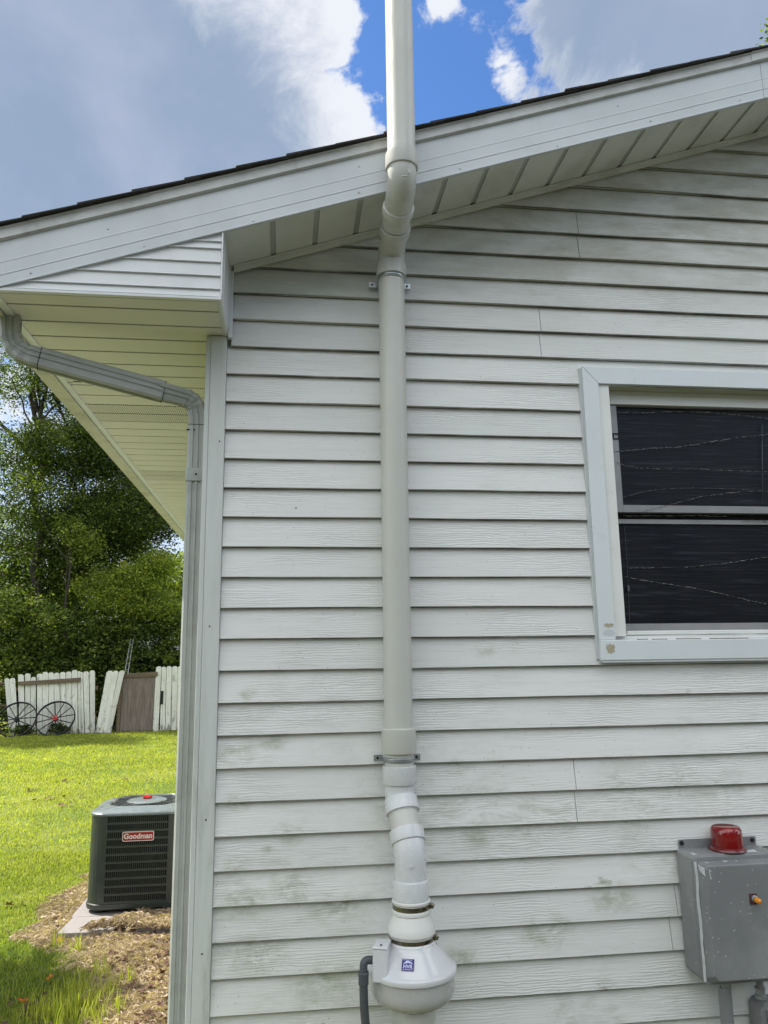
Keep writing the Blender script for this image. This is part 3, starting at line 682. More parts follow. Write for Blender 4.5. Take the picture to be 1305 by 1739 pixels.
strand(cp3([(1070, 965), (1120, 964), (1180, 962), (1230, 957), (1270, 951), (1330, 944), (1440, 940)]), yl, .0010, 6)
strand(cp3([(1062, 979), (1085, 984), (1120, 990), (1180, 999), (1230, 1009), (1280, 1021), (1330, 1030), (1440, 1044)]), yl, .0011, 7)
strand(cp3([(1058, 845), (1100, 834), (1160, 829), (1240, 830), (1310, 836)]), yu, .0005, 8, .0004)
strand(cp3([(1262, 885), (1290, 884), (1330, 889), (1400, 889)]), YL - .004, .0012, 9)
mb = MB(); mb.tube([px(1061, 892, yl), px(1066, 960, yl), px(1070, 1056, yl)], .0009, 5); bc_ = mb.build('blind_cord', M_CONDUIT, W)
mb = MB(); mb.lathe([(.003, 0), (.006, .003), (.005, .02), (.002, .026), (0, .027)], px(1068, 1005, yl), (0, 0, 1), 10); mb.build('cord_bead', M_CONDUIT, bc_)
mb = MB(); mb.tube([px(1295, 720, yu), px(1296, 856, yu)], .0016, 6); mb.build('glass_reflection', M_CONDUIT, W)  # thin tube standing in for a vertical reflection on the glass
# small wires / nail holes on siding
mb = MB()
for (u, v) in ((503, 862), (1012, 1174), (400, 497), (487, 500)): mb.lathe([(.004, 0), (.003, .002), (0, .0025)], px(u, v, -.0135), (0, -1, 0), 10)
mb.build('nail_head', M_GALV, H)

# ================================================================== VENT PIPE
PX, PY = .4025, -.088
PR = .0515
V = thing('vent_pipe', 'cream plastic vent pipe running up the wall and round the roof edge', 'pipe', (PX, PY, 1.17)); A = At(V)
RX, RY = .400, -.425
rp = MB(); rp.lathe([(PR, 3.38), (PR, 5.6), (PR - .004, 5.6), (PR - .004, 5.4)], (RX, RY, 0), n=40); A.part(rp, 'riser_pipe', M_PVC)
# two elbows carrying the pipe out from the wall to the riser
HUB = PR + .0085
def elbow(name, pts, rad, mat, hubs, n=10, rr=PR + .002):
    P = smooth_path(pts, rad, n); mb = MB(); mb.tube(P, rr, 36)
    for (c, ax, ln) in hubs:
        ax = Vector(ax).normalized()
        mb.lathe([(rr - .003, -.0045), (HUB - .001, -.0015), (HUB, .001), (HUB, ln - .001), (HUB - .0015, ln), (PR + .001, ln), (PR + .001, ln - .01)], c, ax, 40)
    return A.part(mb, name, mat)
d1 = Vector((RX - PX, RY - PY, .100)); d1n = d1.normalized()
C1 = Vector((PX, PY, 3.200)); C2 = Vector((RX, RY, 3.290))
dd = (C2 - C1).normalized(); mid = C1.lerp(C2, .55)
elbow('elbow', [(PX, PY, 3.10), C1, C1 + dd * .150], .085, M_FIT, [((PX, PY, 3.150), (0, 0, -1), .052), (C1 + dd * .112, dd, .040)])
elbow('elbow', [C1 + dd * .155, C2, (RX, RY, 3.42)], .105, M_FIT, [(C1 + dd * .245, -dd, .03), ((RX, RY, 3.350), (0, 0, 1), .055)])
mb = MB(); mb.box(RX - .008, RX + .008, RY - PR - .0075, RY - PR - .002, 3.283, 3.2865); mb.box(RX + .015, RX + .020, RY - PR - .006, RY - PR - .001, 3.297, 3.312); A.part(mb, 'moulded_mark', M_FIT)
wp = MB(); wp.lathe([(PR, 1.18), (PR, 3.14)], (PX, PY, 0), n=40); A.part(wp, 'wall_pipe', M_PVC)
cp = MB(); cp.lathe([(PR + .001, 1.262), (HUB + .001, 1.264), (HUB + .002, 1.267), (HUB + .002, 1.347), (HUB, 1.350), (PR, 1.350)], (PX, PY, 0), n=40); A.part(cp, 'coupling', M_PVC)
# lower offset in white fittings
L1 = Vector((PX, PY, 1.115)); L2 = Vector((.4225, -.178, .955)); dl = (L2 - L1).normalized()
elbow('elbow', [(PX, PY, 1.20), L1, L1 + dl * .060], .06, M_FITW, [((PX, PY, 1.160), (0, 0, 1), .060), (L1 + dl * .012, dl, .045)])
mb = MB(); mb.tube([L1 + dl * .04, L2 - dl * .03], PR, 36); A.part(mb, 'offset_pipe', M_PVC)
elbow('elbow', [L2 - dl * .070, L2, (.4225, -.178, .80)], .06, M_FITW, [(L2 - dl * .028, -dl, .040), ((.4225, -.178, .862), (0, 0, -1), .058)])
mb = MB(); mb.lathe([(.0055, 0), (.005, .003), (0, .004)], (.418, -.178 - PR - .0035, .917), (0, -1, 0), 10); mb.lathe([(.004, 0), (.003, .003), (0, .003)], (.4225 + PR + .003, -.19, .925), (1, 0, 0), 8); A.part(mb, 'moulded_mark', M_FITW)
mb = MB(); mb.lathe([(PR, .76), (PR, .82)], (.4225, -.178, 0), n=36); A.part(mb, 'offset_pipe', M_PVC)
# straps
def strap(z, w, rr):
    mb = MB(); rings = []
    # beaded band round the front half of the pipe, ends turned out on the wall
    prof = [(0, 0), (.0022, .002), (.0030, w * .15), (.0034, w * .28), (.0002, w * .33), (.0002, w * .37), (.0034, w * .42), (.0034, w * .58), (.0002, w * .63), (.0002, w * .67), (.0034, w * .72), (.0030, w * .85), (.0022, w - .002), (0, w)]
    n = 30; vs = []; m = len(prof)
    path = [(-rr, .055)] + [(-rr * math.cos(a), -rr * math.sin(a)) for a in [math.pi * i / n for i in range(n + 1)]] + [(rr, .055)]
    for i, (x, y) in enumerate(path):
        l = math.hypot(x, y if y < 0 else 0) or 1; nx, ny = (x / l, (y if y < 0 else 0) / l)
        for t, h in prof: vs.append((PX + x + nx * t, PY + y + ny * t, z + h))
    fs = [(i * m + j, i * m + j + 1, (i + 1) * m + j + 1, (i + 1) * m + j) for i in range(len(path) - 1) for j in range(m - 1)]
    mb.add(vs, fs, True)
    o = A.part(mb, 'strap', M_GALV)
    for s in (-1, 1):
        e = MB(); xa = PX + s * rr; xb = PX + s * (rr + .033)
        e.box(min(xa, xb), max(xa, xb), -.036, -.0325, z - .002, z + w + .002); e.box(min(xa, xa + s * .003), max(xa, xa + s * .003), -.0362, -.022, z - .002, z + w + .002)
        A.part(e, 'strap_ear', M_GALV, o, bevel=.0012)
        h = MB(); h.lathe([(.0045, 0), (.0045, .0012), (.003, .0014), (0, .001)], (PX + s * (rr + .019), -.0360, z + w / 2), (0, -1, 0), 12); A.part(h, 'screw', M_DARK, o)
strap(3.080, .021, PR + .001)
strap(1.232, .019, PR + .001)

# ================================================================== FAN
FX, FY = .4225, -.178
F = thing('radon_fan', 'domed white inline vent fan with small blue sticker, low on the wall', 'fan', (FX, FY, .40)); A = At(F)
FZ = .047
c = (FX, FY, FZ)
mb = MB(); mb.lathe([(PR + .0005, .757), (PR + .010, .757), (PR + .013, .754), (PR + .013, .749), (PR + .0095, .745), (PR + .0095, .727), (PR + .013, .723), (PR + .013, .715), (PR + .010, .712), (.0745, .678), (.0785, .668), (.0790, .655), (.076, .650), (.0735, .647), (.0735, .630), (.0785, .626), (.0785, .617), (.070, .615)], c, n=44)
cpl = A.part(mb, 'rubber_coupling', M_RUBBER)
for z0_, z1_, r_ in ((.729, .743, PR + .0100), (.631, .645, .0740)):
    mb = MB(); mb.lathe([(r_, z0_), (r_ + .0016, z0_), (r_ + .0016, z1_), (r_, z1_)], c, n=44); cl = A.part(mb, 'hose_clamp', M_STEEL)
    mb = MB(); q = (z0_ + z1_) / 2 + FZ; mb.box(FX + r_ - .008, FX + r_ + .010, FY - .026, FY - .008, q - .007, q + .007); mb.lathe([(.006, 0), (.006, .010), (.004, .012), (0, .012)], (FX + r_ + .006, FY - .026, q + .004), (0, -1, .3), 10); A.part(mb, 'clamp_screw', M_STEEL, cl, bevel=.001)
mb = MB(); mb.lathe([(.060, .640), (.0765, .632), (.079, .622), (.086, .612), (.102, .596), (.118, .578), (.130, .565), (.1365, .558), (.1390, .5565), (.1450, .554), (.1465, .549), (.1465, .541), (.1450, .536), (.136, .534)], c, n=64)
A.part(mb, 'dome', M_FAN, sharp=60)
mb = MB(); mb.lathe([(.130, .537), (.1375, .536), (.1380, .497), (.1365, .482), (.131, .468), (.121, .457), (.108, .450), (.092, .445), (.078, .441), (.070, .440), (.068, .436), (.064, .433)], c, n=64)
A.part(mb, 'lower_housing', M_BOWL, sharp=60)
mb = MB(); mb.lathe([(.052, .445), (.070, .432), (.0735, .420), (.0735, .405), (.070, .380), (.062, .360), (PR + .01, .350), (PR + .01, .325), (PR, .320), (PR, -.05)], c, n=44); A.part(mb, 'lower_pipe', M_PVC)
mb = MB()
for k in range(9):
    a = k * .7; mb.box(-.004, .004, .058, .072, .434, .447, Matrix.Translation((FX, FY, FZ)) @ Matrix.Rotation(a, 4, 'Z'))
A.part(mb, 'housing_clip', M_BOWL)
# junction box moulded on the left side of the dome
bc = Vector((FX - .106, FY - .050, .032)); rot = Matrix.Translation(bc) @ Matrix.Rotation(R(-18), 4, 'Z')
def trunc(mb, rot, w0, d0, w1, d1, za, zb):
    v = [rot @ Vector(p) for p in ((-w0, -d0, za), (w0, -d0, za), (w0, d0, za), (-w0, d0, za), (-w1, -d1, zb), (w1, -d1, zb), (w1, d1, zb), (-w1, d1, zb))]
    mb.add(v, [(0, 3, 2, 1), (4, 5, 6, 7), (0, 1, 5, 4), (1, 2, 6, 5), (2, 3, 7, 6), (3, 0, 4, 7)])
mb = MB(); trunc(mb, rot, .0245, .043, .0235, .038, .553, .6485); jb = A.part(mb, 'junction_box', M_FAN, bevel=.004, seg=3)
mb = MB(); trunc(mb, rot, .0260, .0405, .0250, .0395, .6488, .6570); A.part(mb, 'lid', M_FAN, jb, bevel=.004, seg=3)
mb = MB(); mb.lathe([(.004, 0), (.004, .0012), (0, .0012)], rot @ Vector((.002, -.026, .6592)), (0, 0, 1), 10); A.part(mb, 'screw', M_DARK, jb)
# sticker on the slope of the dome
sp = (px(688, 1633, FY - .112)); nrm = Vector((-.14, -.70, .70)).normalized(); ux = Vector((1, -.05, 0)); ux = (ux - nrm * ux.dot(nrm)).normalized(); uy = nrm.cross(ux)
def on_dome(x_, z_):
    """slant height measured on the dome's straight flank"""
    return (.079 + (.622 - z_) * (.1365 - .079) / (.622 - .558))
cz = .590; rad_ = on_dome(0, cz); ang = math.radians(-90 - 16); cp_ = Vector((FX + rad_ * math.cos(ang), FY + rad_ * math.sin(ang), cz + FZ))
slope = Vector((math.cos(ang) * .0575, math.sin(ang) * .0575, -.064)).normalized(); tang = Vector((-math.sin(ang), math.cos(ang), 0)); nn = tang.cross(-slope).normalized()
SM = Matrix((( tang.x, -slope.x, nn.x, 0), (tang.y, -slope.y, nn.y, 0), (tang.z, -slope.z, nn.z, 0), (0, 0, 0, 1)))
SM = Matrix.Translation(cp_ + nn * .0032 - Vector((FX, FY, .40))) @ SM
mb = MB(); mb.box(-.0195, .0195, -.0175, .0175, -.0012, .0); mb.v = [tuple(SM @ Vector(v)) for v in mb.v]; stk = mb.build('sticker', M_BLUE, F)
mb = MB(); mb.prism([(-.016, .002, .0002), (-.006, .011, .0002), (-.001, .0125, .0002), (.004, .010, .0002), (.008, .0095, .0002), (.012, .007, .0002), (.016, .001, .0002), (.010, .004, .0002), (.001, .0055, .0002), (-.007, .004, .0002)], (0, 0, .0004))
mb.box(-.016, .013, .0135, .0148, .0002, .0006); mb.box(-.016, .016, -.0150, -.0138, .0002, .0006); mb.v = [tuple(SM @ Vector(v)) for v in mb.v]; mb.build('sticker_mark', M_STKW, stk)
text_mesh('HVR', 'sticker_lettering', .0155, M_STKW, stk, SM @ Matrix.Translation((0, -.006, .0006)), .0003, .0004)

# fan power conduit
K = thing('electrical_conduit', 'dark grey plastic conduit curving out of the fan junction box', 'conduit', (.27, -.23, 0)); A = At(K)
b0 = rot @ Vector((-.0245, -.012, .608))
cx = px(617, 1650, b0.y - .012)
pts = [b0 + Vector((.004, 0, 0)), Vector((cx.x + .002, b0.y - .010, .647)), Vector((cx.x + .001, b0.y - .012, .600))]
mb = MB(); mb.tube(smooth_path(pts, .035, 8), .0125, 20); A.part(mb, 'conduit_elbow', M_CONDUIT)
mb = MB(); mb.lathe([(.0145, .0), (.0165, .002), (.0165, .030), (.0175, .031), (.0175, .036), (.0155, .038), (.012, .038)], (cx.x + .001, b0.y - .012, .574), n=24); mb.lathe([(.020, 0), (.020, .004), (.014, .006)], b0 + Vector((.001, 0, 0)), (-1, 0, 0), 20); A.part(mb, 'connector', M_CONDUIT)
e1 = px(624, 1739, b0.y); low = [Vector((cx.x + .001, b0.y - .012, .58)), Vector((cx.x + .002, b0.y - .012, .50)), Vector((e1.x + .002, b0.y + .0, .40)), Vector((e1.x + .015, b0.y + .04, .22)), Vector((e1.x + .02, b0.y + .06, -.02))]
mb = MB(); mb.tube(smooth_path(low, .06, 6), .0138, 20); A.part(mb, 'conduit_tube', M_CONDUIT)

# ================================================================== ELECTRICAL ENCLOSURE
BX0, BX1, BZ0, BZ1 = 1.451, 1.786, .462, .884
E_ = thing('alarm_box', 'scuffed grey metal alarm box with red beacon on its top', 'electrical box', (1.63, -.02, BZ0)); A = At(E_)
def rbox(x0, x1, y0, y1, z0, z1, cut=.02):
    """box with chamfered corners seen from the front"""
    return [(x0 + cut, y0, z0), (x1 - cut, y0, z0), (x1, y0, z0 + cut), (x1, y0, z1 - cut * .5), (x1 - cut * .5, y0, z1), (x0 + cut * .5, y0, z1), (x0, y0, z1 - cut * .5), (x0, y0, z0 + cut)]
mb = MB(); mb.prism(rbox(BX0, BX1, -.128, 0, BZ0, BZ1, .022), (0, .108, 0)); A.part(mb, 'body', M_ENC, bevel=.006, seg=3)
mb = MB(); mb.prism(rbox(BX0 + .002, BX1 - .002, -.137, 0, BZ0 - .004, BZ1 - .004, .024), (0, .008, 0)); A.part(mb, 'door_rim', M_ENC, bevel=.003)
mb = MB(); v0 = [(p[0], -.1372, p[2]) for p in rbox(BX0 + .016, BX1 - .016, 0, 0, BZ0 + .004, BZ1 - .018, .016)]; v1 = [(p[0], -.176, p[2]) for p in rbox(BX0 + .028, BX1 - .028, 0, 0, BZ0 + .020, BZ1 - .026, .018)]
n = len(v0); mb.add(v0 + v1, [(i, (i + 1) % n, n + (i + 1) % n, n + i) for i in range(n)] + [tuple(range(n)), tuple(range(n, 2 * n))]); A.part(mb, 'door', M_ENC, bevel=.004, seg=3)
mb = MB(); mb.box(BX0 + .012, BX1 - .012, -.0205, -.0165, BZ1 - .03, BZ1 + .030); fl = A.part(mb, 'mounting_flange', M_ENC, bevel=.0018)
mb = MB()
for xx in (1.474, 1.758): mb.lathe([(.0085, 0), (.0085, .0055), (.006, .008), (0, .0085)], (xx, -.0206, .902), (0, -1, 0), 6)
A.part(mb, 'bolt', M_DARK, fl)
mb = MB()
rg = random.Random(7)
def smear(mb, pts, w, y, th=.001):
    L_ = []; R_ = []
    for (x, z) in pts:
        L_.append((x - w * rg.uniform(.6, 1.1), y, z)); R_.append((x + w * rg.uniform(.6, 1.1), y, z))
    mb.prism(L_ + R_[::-1], (0, -th, 0))
smear(mb, [(BX0 + .0115 + .001 * math.sin(i), BZ0 + .008 + i * (BZ1 - BZ0 - .028) / 16) for i in range(17)], .0062, -.1370)
smear(mb, [(BX0 + .040 + .0008 * i, BZ1 - .036 - .007 * i) for i in range(6)], .0030 * .4, -.1760, .0005)
mb.prism([(BX0 + .0180, -.145, BZ1 - .028), (BX0 + .0262, -.172, BZ1 - .034), (BX0 + .0262, -.172, BZ1 - .060), (BX0 + .0195, -.150, BZ1 - .046)], (-.0022, -.0012, 0))
for (xx, yy, rx) in ((BX0 + .045, -.155, .009), (BX0 + .118, -.150, .010), (BX0 + .160, -.152, .003)):
    P = [(xx + rx * math.cos(a) * rg.uniform(.7, 1.1), yy + .006 * math.sin(a) * rg.uniform(.7, 1.1), BZ1 - .0180 - (abs(yy) - .1372) * .206 + .0004) for a in [i * .7 for i in range(9)]]; mb.prism(P, (0, 0, .001))
P = [(BX0 + .215, -.120, BZ1 + .0002), (BX0 + .26, -.124, BZ1 + .0002), (BX0 + .27, -.090, BZ1 + .0002), (BX0 + .23, -.10, BZ1 + .0002)]; mb.prism(P, (0, 0, .001))
P = [(BX0 + .011, -.10, BZ1 + .0002), (BX0 + .013, -.122, BZ1 + .0002), (BX0 + .03, -.126, BZ1 + .0002), (BX0 + .024, -.10, BZ1 + .0002)]; mb.prism(P, (0, 0, .001))
smear(mb, [(BX0 + .0035 + .012 + .006 * i, BZ1 + .028 - (.001 * (i % 2))) for i in range(4)], .004, -.0207, .0005)
A.part(mb, 'paint_smear', M_WPAINT)
# beacon
bx, by = 1.6245, -.076
mb = MB(); mb.lathe([(.065, 0), (.067, .003), (.064, .009), (.059, .012), (.056, .013)], (bx, by, BZ1 + .0005), n=40); bb = A.part(mb, 'beacon_base', M_REDBASE)
mb = MB(); mb.lathe([(.0565, .0), (.056, .02), (.055, .048), (.0535, .060), (.049, .068), (.041, .0715), (.030, .0725), (0, .0727)], (bx, by, BZ1 + .0130), n=48); A.part(mb, 'beacon_lens', M_RED, bb, sharp=60)
# indicator
ip = px(1283, 1526, -.178)
mb = MB(); mb.box(ip.x - .021, ip.x + .0085, -.1785, -.1763, ip.z - .020, ip.z + .016); pl = A.part(mb, 'indicator_plate', M_BROWNPLATE, bevel=.0008)
mb = MB(); mb.lathe([(.0105, 0), (.0115, .002), (.0115, .006), (.0095, .007), (.0095, .012)], (ip.x - .004, -.1786, ip.z), (0, -1, 0), 20); A.part(mb, 'indicator_collar', M_GALV, pl)
mb = MB(); mb.lathe([(.0092, 0), (.0098, .004), (.0098, .012), (.0085, .018), (.005, .0215), (0, .0225)], (ip.x - .004, -.1906, ip.z), (.12, -1, -.18), 24); A.part(mb, 'indicator_lens', M_AMBER, pl)
# conduits under the box
C1_ = thing('metal_conduit', 'grey metal conduit rising from the ground into the alarm box', 'conduit', (1.555, -.085, 0)); A = At(C1_)
mb = MB(); mb.lathe([(.0225, -.05), (.0225, BZ0 - .012)], (1.560, -.085, 0), n=28); A.part(mb, 'conduit_tube', M_ENC)
mb = MB(); mb.lathe([(.026, 0), (.026, .014), (.030, .015), (.030, .022)], (1.560, -.085, BZ0 - .024), n=8); A.part(mb, 'connector', M_GALV)
mb = MB(); mb.tube([(1.520, -.12, BZ0 + .001), (1.524, -.121, BZ0 - .008), (1.528, -.122, BZ0 - .022)], .0016, 6); A.part(mb, 'wire_end', M_DARK)
C2_ = thing('outlet_box', 'small grey outlet box on a conduit stub below the alarm box', 'electrical box', (1.715, -.05, .2)); A = At(C2_)
oc = px(1290, 1690, -.06)
mb = MB(); mb.lathe([(.0125, .335), (.0125, BZ0 - .003)], (oc.x + .006, -.06, 0), n=24); A.part(mb, 'conduit_tube', M_ENC)
mb = MB(); mb.lathe([(.017, .372), (.0195, .374), (.0195, .386), (.0165, .388), (.0165, .402), (.0185, .404), (.0185, .410), (.013, .412)], (oc.x + .006, -.06, 0), n=24); A.part(mb, 'connector', M_GALV)
mb = MB(); mb.prism([(oc.x - .022, -.100, .22), (oc.x + .065, -.100, .22), (oc.x + .065, -.100, .370), (oc.x - .006, -.100, .370), (oc.x - .022, -.100, .350)], (0, .08, 0)); A.part(mb, 'body', M_ENC, bevel=.003)
mb = MB(); mb.box(oc.x - .004, oc.x + .062, -.113, -.1004, .225, .352); A.part(mb, 'cover', M_GALV, bevel=.002)

# ================================================================== DOWNSPOUT
def rrect(w, d, ribs=3):
    """ribbed rectangular section, unit: metres, x = width axis, y = depth axis"""
    out = []; hw, hd = w / 2, d / 2; c_ = .007; r_ = .0050
    def side(a, b, n, L_):
        # a -> b with n grooves
        p = []; A_ = Vector(a); B_ = Vector(b); t = (B_ - A_); nn = Vector((t.y, -t.x)).normalized()
        for k in range(n):
            m = (k + 1) / (n + 1)
            for dt, dn in ((-.0070, 0), (-.0040, r_), (.0040, r_), (.0070, 0)): p.append(A_ + t * m + t.normalized() * dt - nn * dn)
        return p
    cs_ = [(-hw + c_, -hd), (hw - c_, -hd), (hw, -hd + c_), (hw, hd - c_), (hw - c_, hd), (-hw + c_, hd), (-hw, hd - c_), (-hw, -hd + c_)]
    for i in range(8):
        a = cs_[i]; b = cs_[(i + 1) % 8]; out.append(Vector(a))
        if i % 2 == 0: out += side(a, b, ribs if i in (0, 4) else ribs - 1, 0)
    return [(v.x, v.y) for v in out]
SEC = rrect(.062, .074, 3)
DS = thing('downspout', 'ribbed grey-green aluminium downspout at the house corner', 'downspout', (-.352, .05, 0)); A = At(DS)
DX, DY = -.3515, .052
mb = MB(); mb.tube([(DX, DY, .03), (DX, DY, 2.10), (DX, DY, 2.29)], [1, 1, 1], prof=SEC, smooth=False); A.part(mb, 'lower_tube', M_DOWN)
mb = MB(); mb.tube([(DX, DY, 2.275), (DX, DY, 2.325)], [1.12, 1.12], prof=[(x * 1, y * 1) for x, y in rrect(.062, .074, 1)], smooth=False); A.part(mb, 'collar', M_DOWN)
topz = 2.575
mb = MB(); mb.tube([(DX, DY, 2.30), (DX, DY, 2.50)], [1.02, 1.02], prof=SEC, smooth=False); A.part(mb, 'upper_tube', M_DOWN)
P0 = Vector((DX, DY, 2.50)); Pa = Vector((DX - .012, DY, 2.605)); Pb = px(19, 596, -.12); 
dr = (Pb - Pa).normalized()
def crimp(pts, rad, n, base=1.0):
    P = smooth_path(pts, rad, n); rr = []
    for i in range(len(P)): rr.append(base * (1.0 if i % 2 else .90))
    return P, rr
P, rr = crimp([P0 + Vector((0, 0, -.0)), Pa, Pa + dr * .15], .085, 7)
mb = MB(); mb.tube(P, [r_ * .99 for r_ in rr], prof=SEC, smooth=False); A.part(mb, 'elbow', M_DOWN)
mb = MB(); mb.tube([Pa + dr * .13, Pb - dr * .10], [1.03, 1.03], prof=SEC, smooth=False); A.part(mb, 'diagonal_tube', M_DOWN)
P, rr = crimp([Pb - dr * .15, Pb, Vector((Pb.x - .012, -.12, 2.86))], .085, 7)
mb = MB(); mb.tube(P, [r_ * .99 for r_ in rr], prof=SEC, smooth=False); A.part(mb, 'elbow', M_DOWN)
for q_ in (Pa + dr * .1285, Pb - dr * .0985): mb = MB(); mb.tube([q_ - dr * .0012, q_ + dr * .0012], [1.045, 1.045], prof=SEC, smooth=False); A.part(mb, 'joint', M_DARK)
mb = MB(); mb.tube([(DX, DY, 2.4985), (DX, DY, 2.5010)], [1.035, 1.035], prof=SEC, smooth=False); A.part(mb, 'joint', M_DARK)
mb = MB()
for (x, z) in ((DX - .012, 2.475), (DX + .0, 2.30)): mb.lathe([(.004, 0), (.0035, .002), (0, .0025)], (x, DY - .0395, z), (0, -1, 0), 8)
mb.lathe([(.0035, 0), (.003, .012), (0, .012)], (DX - .030, DY - .03, 2.478), (-1, 0, 0), 8)
A.part(mb, 'screw', M_DARK)

# ================================================================== AIR CONDITIONER
CRN = .115
AX0, AX1, AY0, AY1, AZ0, AZ1 = -1.240, -.620, 2.43, 3.03, .083, .645
AC = thing('air_conditioner', 'dark green outdoor air conditioner with louvred sides and red badge', 'air conditioner', (-.9, 2.77, .05)); A = At(AC)
def rsq(x0, x1, y0, y1, r, n=7):
    p = []
    for cx_, cy_, a0 in ((x1 - r, y0 + r, -90), (x1 - r, y1 - r, 0), (x0 + r, y1 - r, 90), (x0 + r, y0 + r, 180)):
        for k in range(n + 1): a = R(a0 + 90 * k / n); p.append((cx_ + r * math.cos(a), cy_ + r * math.sin(a)))
    return p
def loft(mb, rings, cap0=True, cap1=True, smooth=False):
    n = len(rings[0]); vs = [p for r_ in rings for p in r_]; fs = [(i * n + k, i * n + (k + 1) % n, (i + 1) * n + (k + 1) % n, (i + 1) * n + k) for i in range(len(rings) - 1) for k in range(n)]
    if cap0: fs.append(tuple(range(n))[::-1])
    if cap1: fs.append(tuple((len(rings) - 1) * n + k for k in range(n)))
    mb.add(vs, fs, smooth)
ring = lambda o, z, r=.115: [(x, y, z) for x, y in rsq(AX0 - o, AX1 + o, AY0 - o, AY1 + o, r)]
mb = MB(); loft(mb, [ring(-.022, AZ0 + .01), ring(-.022, AZ1 - .02)]); A.part(mb, 'coil_core', M_DARK)
mb = MB(); loft(mb, [ring(.004, AZ0 - .008), ring(.006, AZ0), ring(.006, AZ0 + .022), ring(.0, AZ0 + .026)], True, True, True); A.part(mb, 'base_pan', M_ACG, sharp=40)
# louvred panels: vertical slots stacked in rows, solid corner posts
mb = MB()
cr = .122
for cx_, cy_, a0 in ((AX0, AY0, 180), (AX1, AY0, 270), (AX1, AY1, 0), (AX0, AY1, 90)):
    sx = 1 if cx_ == AX0 else -1; sy = 1 if cy_ == AY0 else -1
    outer = []; inner = []
    for k in range(8):
        a = R(a0 + 90 * k / 7); o_ = Vector((cx_ + sx * CRN + CRN * math.cos(a), cy_ + sy * CRN + CRN * math.sin(a), AZ0 + .026)); outer.append(o_)
        inner.append(Vector((cx_ + sx * CRN + (CRN - .015) * math.cos(a), cy_ + sy * CRN + (CRN - .015) * math.sin(a), AZ0 + .026)))
    d0 = (outer[0] - outer[1]); first = Vector((cx_ + (0 if abs(math.cos(R(a0))) > .5 else sx * cr), cy_ + (sy * cr if abs(math.cos(R(a0))) > .5 else 0), AZ0 + .026))
    last = Vector((cx_ + (0 if abs(math.cos(R(a0 + 90))) > .5 else sx * cr), cy_ + (sy * cr if abs(math.cos(R(a0 + 90))) > .5 else 0), AZ0 + .026))
    c_ = Vector((cx_ + sx * CRN, cy_ + sy * CRN, AZ0 + .026))
    poly = [first] + outer + [last]
    inn = [first + (Vector((sx, 0, 0)) if first.x == cx_ else Vector((0, sy, 0))) * .015] + inner + [last + (Vector((sx, 0, 0)) if last.x == cx_ else Vector((0, sy, 0))) * .015]
    mb.prism(poly + inn[::-1], (0, 0, AZ1 - AZ0 - .04))
A.part(mb, 'corner_post', M_ACG, sharp=40)
rows = 11; zlo = AZ0 + .030; zhi = AZ1 - .016; pitch = (zhi - zlo) / rows; barh = .013
def panel(name, org, du, wid, nrm):
    g = MB(); du = Vector(du); nr = Vector(nrm); T = Matrix(((du.x, nr.x, 0, org[0]), (du.y, nr.y, 0, org[1]), (0, 0, 1, 0), (0, 0, 0, 1)))
    for i in range(rows + 1):
        z = zlo + i * pitch; g.box(0, wid, .001, .010, z - barh / 2, z + barh / 2, T)
    nv = int(wid / .0125)
    for k in range(nv + 1):
        u = k * wid / nv; g.box(u - .0021, u + .0021, .0026, .0085, zlo, zhi, T)
    return A.part(g, name, M_ACG)
fp = panel('louvre_panel', (AX0 + cr, AY0, 0), (1, 0, 0), AX1 - AX0 - 2 * cr, (0, 1, 0))
panel('louvre_panel', (AX0, AY0 + cr, 0), (0, 1, 0), AY1 - AY0 - 2 * cr, (1, 0, 0))
panel('louvre_panel', (AX1, AY0 + cr, 0), (0, 1, 0), AY1 - AY0 - 2 * cr, (-1, 0, 0))
panel('louvre_panel', (AX0 + cr, AY1, 0), (1, 0, 0), AX1 - AX0 - 2 * cr, (0, -1, 0))
# top with round fan opening
cxx, cyy = (AX0 + AX1) / 2, (AY0 + AY1) / 2
def blend(z_sq, z_c, rad, t, off):
    sq = rsq(AX0 - off, AX1 + off, AY0 - off, AY1 + off, .12, 15); out = []
    for (x, y) in sq:
        a = math.atan2(y - cyy, x - cxx); q = (cxx + rad * math.cos(a), cyy + rad * math.sin(a)); out.append((x * (1 - t) + q[0] * t, y * (1 - t) + q[1] * t, z_sq * (1 - t) + z_c * t))
    return out
mb = MB(); zt_ = AZ1
loft(mb, [blend(zt_ - .016, 0, 1, 0, .001), blend(zt_ - .016, 0, 1, 0, .006), blend(zt_ - .004, 0, 1, 0, .007), blend(zt_ + .002, 0, 1, 0, .001), blend(zt_ + .004, zt_ + .024, .262, .30, -.004), blend(zt_ + .004, zt_ + .026, .262, .96, -.004), blend(0, zt_ + .027, .256, 1, 0), blend(0, zt_ + .020, .248, 1, 0), blend(0, zt_ - .035, .244, 1, 0)], False, False, True)
A.part(mb, 'top_cover', M_ACT, sharp=50)
mb = MB()
for r_ in [.03 + .0185 * i for i in range(12)]:
    h = zt_ + .016 + .012 * (1 - r_ / .25); mb.tube([(cxx + r_ * math.cos(a), cyy + r_ * math.sin(a), h) for a in [2 * math.pi * k / 40 for k in range(41)]], .0016, 5, cap=False)
for k in range(8):
    a = k * math.pi / 4 + .2; mb.tube([(cxx + .03 * math.cos(a), cyy + .03 * math.sin(a), zt_ + .031), (cxx + .25 * math.cos(a), cyy + .25 * math.sin(a), zt_ + .018)], .0025, 5)
A.part(mb, 'fan_guard', M_ACG)
